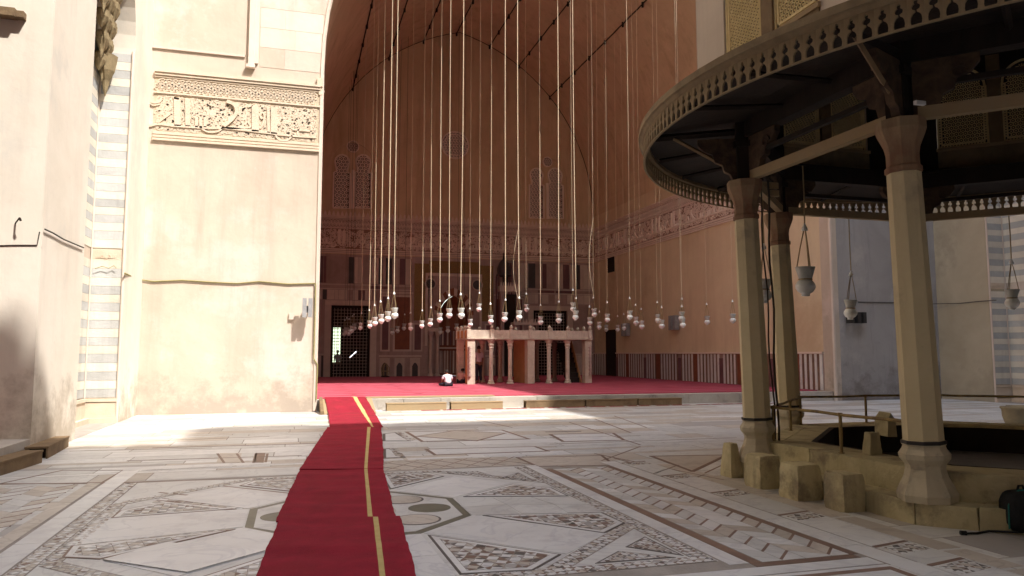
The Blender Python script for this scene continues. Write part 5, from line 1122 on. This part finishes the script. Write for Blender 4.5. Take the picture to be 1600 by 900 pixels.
ZL=[(.92,23.6,.36),(.92,23.12,.372),(.97,21.75,.045),Q3(436,205)]; ZR=[(2.10,23.6,.36),(2.12,23.12,.372),(2.24,21.75,.045),Q3(686,208)]
S1=[(1.73,23.6,.36),(1.75,23.12,.372),(1.88,21.75,.045),Q3(634,208)]; S2=[(1.84,23.6,.36),(1.86,23.12,.372),(1.99,21.75,.045),Q3(642,208)]
runner('farthest piece of the red runner, going over the ramp into the hall',ZL,ZR,S1,S2,.012,4,1)
runner('second red runner piece from the hall, half way across the court',[Q3(425,209),Q3(345,330),Q3(295,410)],[Q3(676,209),Q3(686,310),Q3(688,408)],[Q3(612,210),Q3(603,330),Q3(597,408)],[Q3(627,210),Q3(617,330),Q3(612,408)],.020,6,2)
runner('long red runner piece beside the star patterned floor panel',[Q3(298,404),Q3(240,525),Q3(180,656)],[Q3(686,402),Q3(718,520),Q3(745,636)],[Q3(597,404),Q3(606,520),Q3(614,641)],[Q3(612,404),Q3(624,520),Q3(637,640)],.010,6,3)
e=lambda p,q_,k:tuple(Vector(p)+(Vector(q_)-Vector(p))*k)
l0,l1,r0,r1=Q3(197,652),Q3(95,900),Q3(765,632),Q3(838,900); s0,s1,t0_,t1=Q3(638,640),Q3(667,900),Q3(662,640),Q3(694,900)
runner('nearest red runner piece, running under the viewer at the bottom of the picture',[l0,l1,e(l0,l1,2.1)],[r0,r1,e(r0,r1,2.1)],[s0,s1,e(s0,s1,2.1)],[t0_,t1,e(t0_,t1,2.1)],.018,6,4)
for o in list(col.objects):
    if o.name.startswith('red_runner') and 'group' in o: del o['group']
# backpack
BPp=gz(1592,838); BK=thing('backpack','black backpack with teal edge leaning at the kiosk step','backpack',(BPp.x,BPp.y,0))
import bmesh
def blob(name,m,cx,cy,cz,sx,sy,sz,pw=.6,parent=None,seed=0,amp=.0):
    g=G(); n,mm=20,12; vs=[]
    sg=lambda v,p:math.copysign(abs(v)**p,v)
    q=random.Random(seed)
    for i in range(mm+1):
        ph=-PI/2+PI*i/mm
        for k in range(n):
            th=2*PI*k/n; vs.append((cx+sx*sg(math.cos(ph),pw)*sg(math.cos(th),pw)+q.uniform(-amp,amp),cy+sy*sg(math.cos(ph),pw)*sg(math.sin(th),pw)+q.uniform(-amp,amp),cz+sz*sg(math.sin(ph),pw)))
    g.add(vs,[(i*n+k,i*n+(k+1)%n,(i+1)*n+(k+1)%n,(i+1)*n+k) for i in range(mm) for k in range(n)]); return g.build(name,M[m],parent,smooth=True)
bx_,by_=BPp.x+.17,BPp.y+.10
blob('body','bag',bx_,by_,.20,.19,.13,.20,.55,BK,1,.004); blob('pocket','bag',bx_,by_-.12,.14,.14,.06,.12,.6,BK,2,.003)
g=G(); g.tube([(bx_-.185,by_-.02,.05),(bx_-.195,by_-.03,.15),(bx_-.19,by_-.03,.27),(bx_-.15,by_-.03,.36),(bx_-.05,by_-.03,.405),(bx_+.08,by_-.03,.40)],.008,6); g.build('piping',M['teal'],BK)
g=G(); g.tube([(bx_-.04,by_,.39),(bx_-.02,by_,.44),(bx_+.03,by_,.44),(bx_+.05,by_,.39)],.012,6); g.build('handle',M['bag'],BK)
a=gz(1510,836); g=G(); g.tube([(bx_-.15,by_-.08,.03),(a.x+.3,a.y+.02,.014),(a.x+.12,a.y-.01,.012),(a.x,a.y,.014)],.011,6); g.tube([(a.x,a.y,.016),(a.x-.05,a.y+.02,.018)],.024,6); g.build('strap',M['bag'],BK)

# ================================================================ PEOPLE
def skin(name,m,verts,edges,parent,lv=2):
    me=bpy.data.meshes.new(name); me.from_pydata([v[:3] for v in verts],edges,[]); me.materials.append(M[m])
    o=put(name,me,parent,local=True); md=o.modifiers.new('skin','SKIN'); md.use_smooth_shade=True
    sv=me.skin_vertices[0].data
    for i,v in enumerate(verts): sv[i].radius=(v[3],v[4] if len(v)>4 else v[3]); sv[i].use_root=(i==0)
    s=o.modifiers.new('subsurf','SUBSURF'); s.levels=s.render_levels=lv; return o
def chain(verts,edges,start,pts):
    p=start
    for q_ in pts: verts.append(q_); edges.append((p,len(verts)-1)); p=len(verts)-1
    return p
def hand(verts,edges,w,d,s):
    """five short bent fingers on the wrist vertex w; d = main direction"""
    d=Vector(d).normalized(); sd=Vector((0,1,0)) if abs(d.y)<.8 else Vector((1,0,0)); base=Vector(verts[w][:3])
    pm=base+d*.06; verts.append((*pm,.022,.034)); edges.append((w,len(verts)-1)); k=len(verts)-1
    for i,l in enumerate((.06,.072,.066,.05)):
        o=sd*(.03-.02*i); a=pm+d*.035+o; b=a+d*l*.55+Vector((.0,0,-.004)); c=b+d*l*.4+sd.cross(d)*.012*s
        chain(verts,edges,k,[(*a,.009),(*b,.008),(*c,.007)])
    a=base+d*.03+sd*.035; chain(verts,edges,w,[(*a,.011),(*(a+d*.04+sd*.015),.009)])
def person(label,x,y,z,rz,pose,shirt,legs):
    t=thing('person',label,'person',(x,y,z),rz)   # faces +Y locally
    if pose=='sit': t.scale=(.95,.9,.76)
    V=[];E=[]
    if pose=='stand':
        V=[(0,0,.92,.13,.10)]; n=chain(V,E,0,[(0,.0,1.15,.12,.09),(0,0,1.36,.15,.09),(0,0,1.45,.055),(0,.01,1.52,.05),(0,.015,1.60,.075,.09),(0,.01,1.68,.06,.07)])
        for s in (1,-1):
            k=chain(V,E,2,[(s*.17,0,1.38,.052),(s*.21,-.01,1.12,.042),(s*.22,.04,.88,.028)]); hand(V,E,k,(0,.1,-1),s)
            chain(V,E,0,[(s*.09,0,.84,.085),(s*.10,.02,.48,.055),(s*.11,-.02,.09,.038),(s*.12,.09,.035,.035)])
        sh=[(0,0,.90,.165,.12)]; se=[]; chain(sh,se,0,[(0,0,1.15,.145,.11),(0,0,1.37,.17,.105),(0,0,1.45,.075,.07)])
        for s in (1,-1): chain(sh,se,2,[(s*.17,0,1.39,.068),(s*.205,-.01,1.16,.06)])
        tr=[(0,0,.93,.15,.115)]; te=[]
        for s in (1,-1): chain(tr,te,0,[(s*.09,0,.82,.10),(s*.10,.02,.48,.075),(s*.11,-.02,.10,.062)])
        hz=1.63;hy=.015
    else:   # sitting on folded legs, leaning a little forward
        V=[(0,0,.13,.16,.12)]; n=chain(V,E,0,[(0,.03,.36,.13,.10),(0,.07,.56,.15,.09),(0,.10,.64,.055),(0,.13,.69,.05),(0,.16,.76,.075,.09),(0,.16,.83,.06,.07)])
        for s in (1,-1):
            k=chain(V,E,2,[(s*.17,.07,.57,.052),(s*.24,.10,.34,.042),(s*.17,.30,.22,.028)]); hand(V,E,k,(-s*.3,1,-.3),s)
            chain(V,E,0,[(s*.13,.05,.11,.09),(s*.30,.30,.10,.06),(s*.08,.36,.05,.045),(s*.02,.30,.04,.035)])
        sh=[(0,0,.10,.20,.15)]; se=[]; chain(sh,se,0,[(0,.03,.36,.165,.12),(0,.07,.57,.175,.11),(0,.10,.65,.075,.07)])
        for s in (1,-1): chain(sh,se,2,[(s*.175,.07,.57,.07),(s*.235,.10,.38,.06)])
        tr=[(0,.02,.12,.17,.12)]; te=[]
        for s in (1,-1): chain(tr,te,0,[(s*.13,.06,.12,.11),(s*.30,.30,.10,.08),(s*.09,.36,.06,.06)])
        hz=.79;hy=.16
    skin('body','skin',V,E,t,2); skin('shirt',shirt,sh,se,t,2); skin('trousers',legs,tr,te,t,1)
    g=G(); g.lathe([(.085,-.04),(.098,.0),(.094,.05),(.07,.09),(.03,.112),(.005,.115)],14,(0,hy-.012,hz+.0)); g.build('hair',M['hair'],t,smooth=True,local=True)
    g=G(); yy=hy+.09
    for s in (1,-1): g.box((s*.03-.01,yy-.005,hz-.02),(s*.03+.01,yy+.004,hz-.012)); g.tube([(s*.088,hy,hz-.05),(s*.094,hy-.01,hz-.015)],.013,6)
    g.tube([(0,yy-.01,hz-.01),(0,yy+.016,hz-.05)],.010,5); g.box((-.022,yy-.01,hz-.078),(.022,yy+.002,hz-.072)); g.build('face_features',M['skin'],t,local=True)
    return t
p=gz(700,604,PZ); person('person in a white shirt kneeling on the red carpet left of the tribune',p.x,p.y,PZ+.012,R_(15),'sit','shirt','trouser')
p=gy(748,600,YD+1.3); person('person in white shirt and dark trousers standing under the tribune',p.x,YD+1.3,PZ+.012,R_(20),'stand','shirt','trouser')
p=gy(718,600,YD+1.6); person('person in a pink shirt sitting beside the left side of the tribune',p.x+.05,YD+1.6,PZ+.012,R_(-60),'sit','pink','trouser')
p=gy(527,588,YB+2.5); person('person in a pale shirt standing in the dark chamber behind the left grille',p.x,YB+2.5,.21,R_(160),'stand','shirt','trouser')
# cloth and small things

for x0,y0,x1,y1,lb in ((806,420,809,458,'slack loop of cord beside a lamp rope above the tribune'),(924,400,928,455,'slack loop of cord beside the first middle row lamp rope')):
    X=ROWS[2] if x0<850 else ROWS[3]; a=gx(x0+3,y0-60,X); b=gx(x1,y1+8,X); L=[]
    for i in range(13): t_=i/12; p=a.lerp(b,t_); L.append((p.x-.16*math.sin(PI*t_),p.y,p.z-.1*math.sin(PI*t_)))
    cable('cord_loop',L,.006,'rope',lb,'cord')
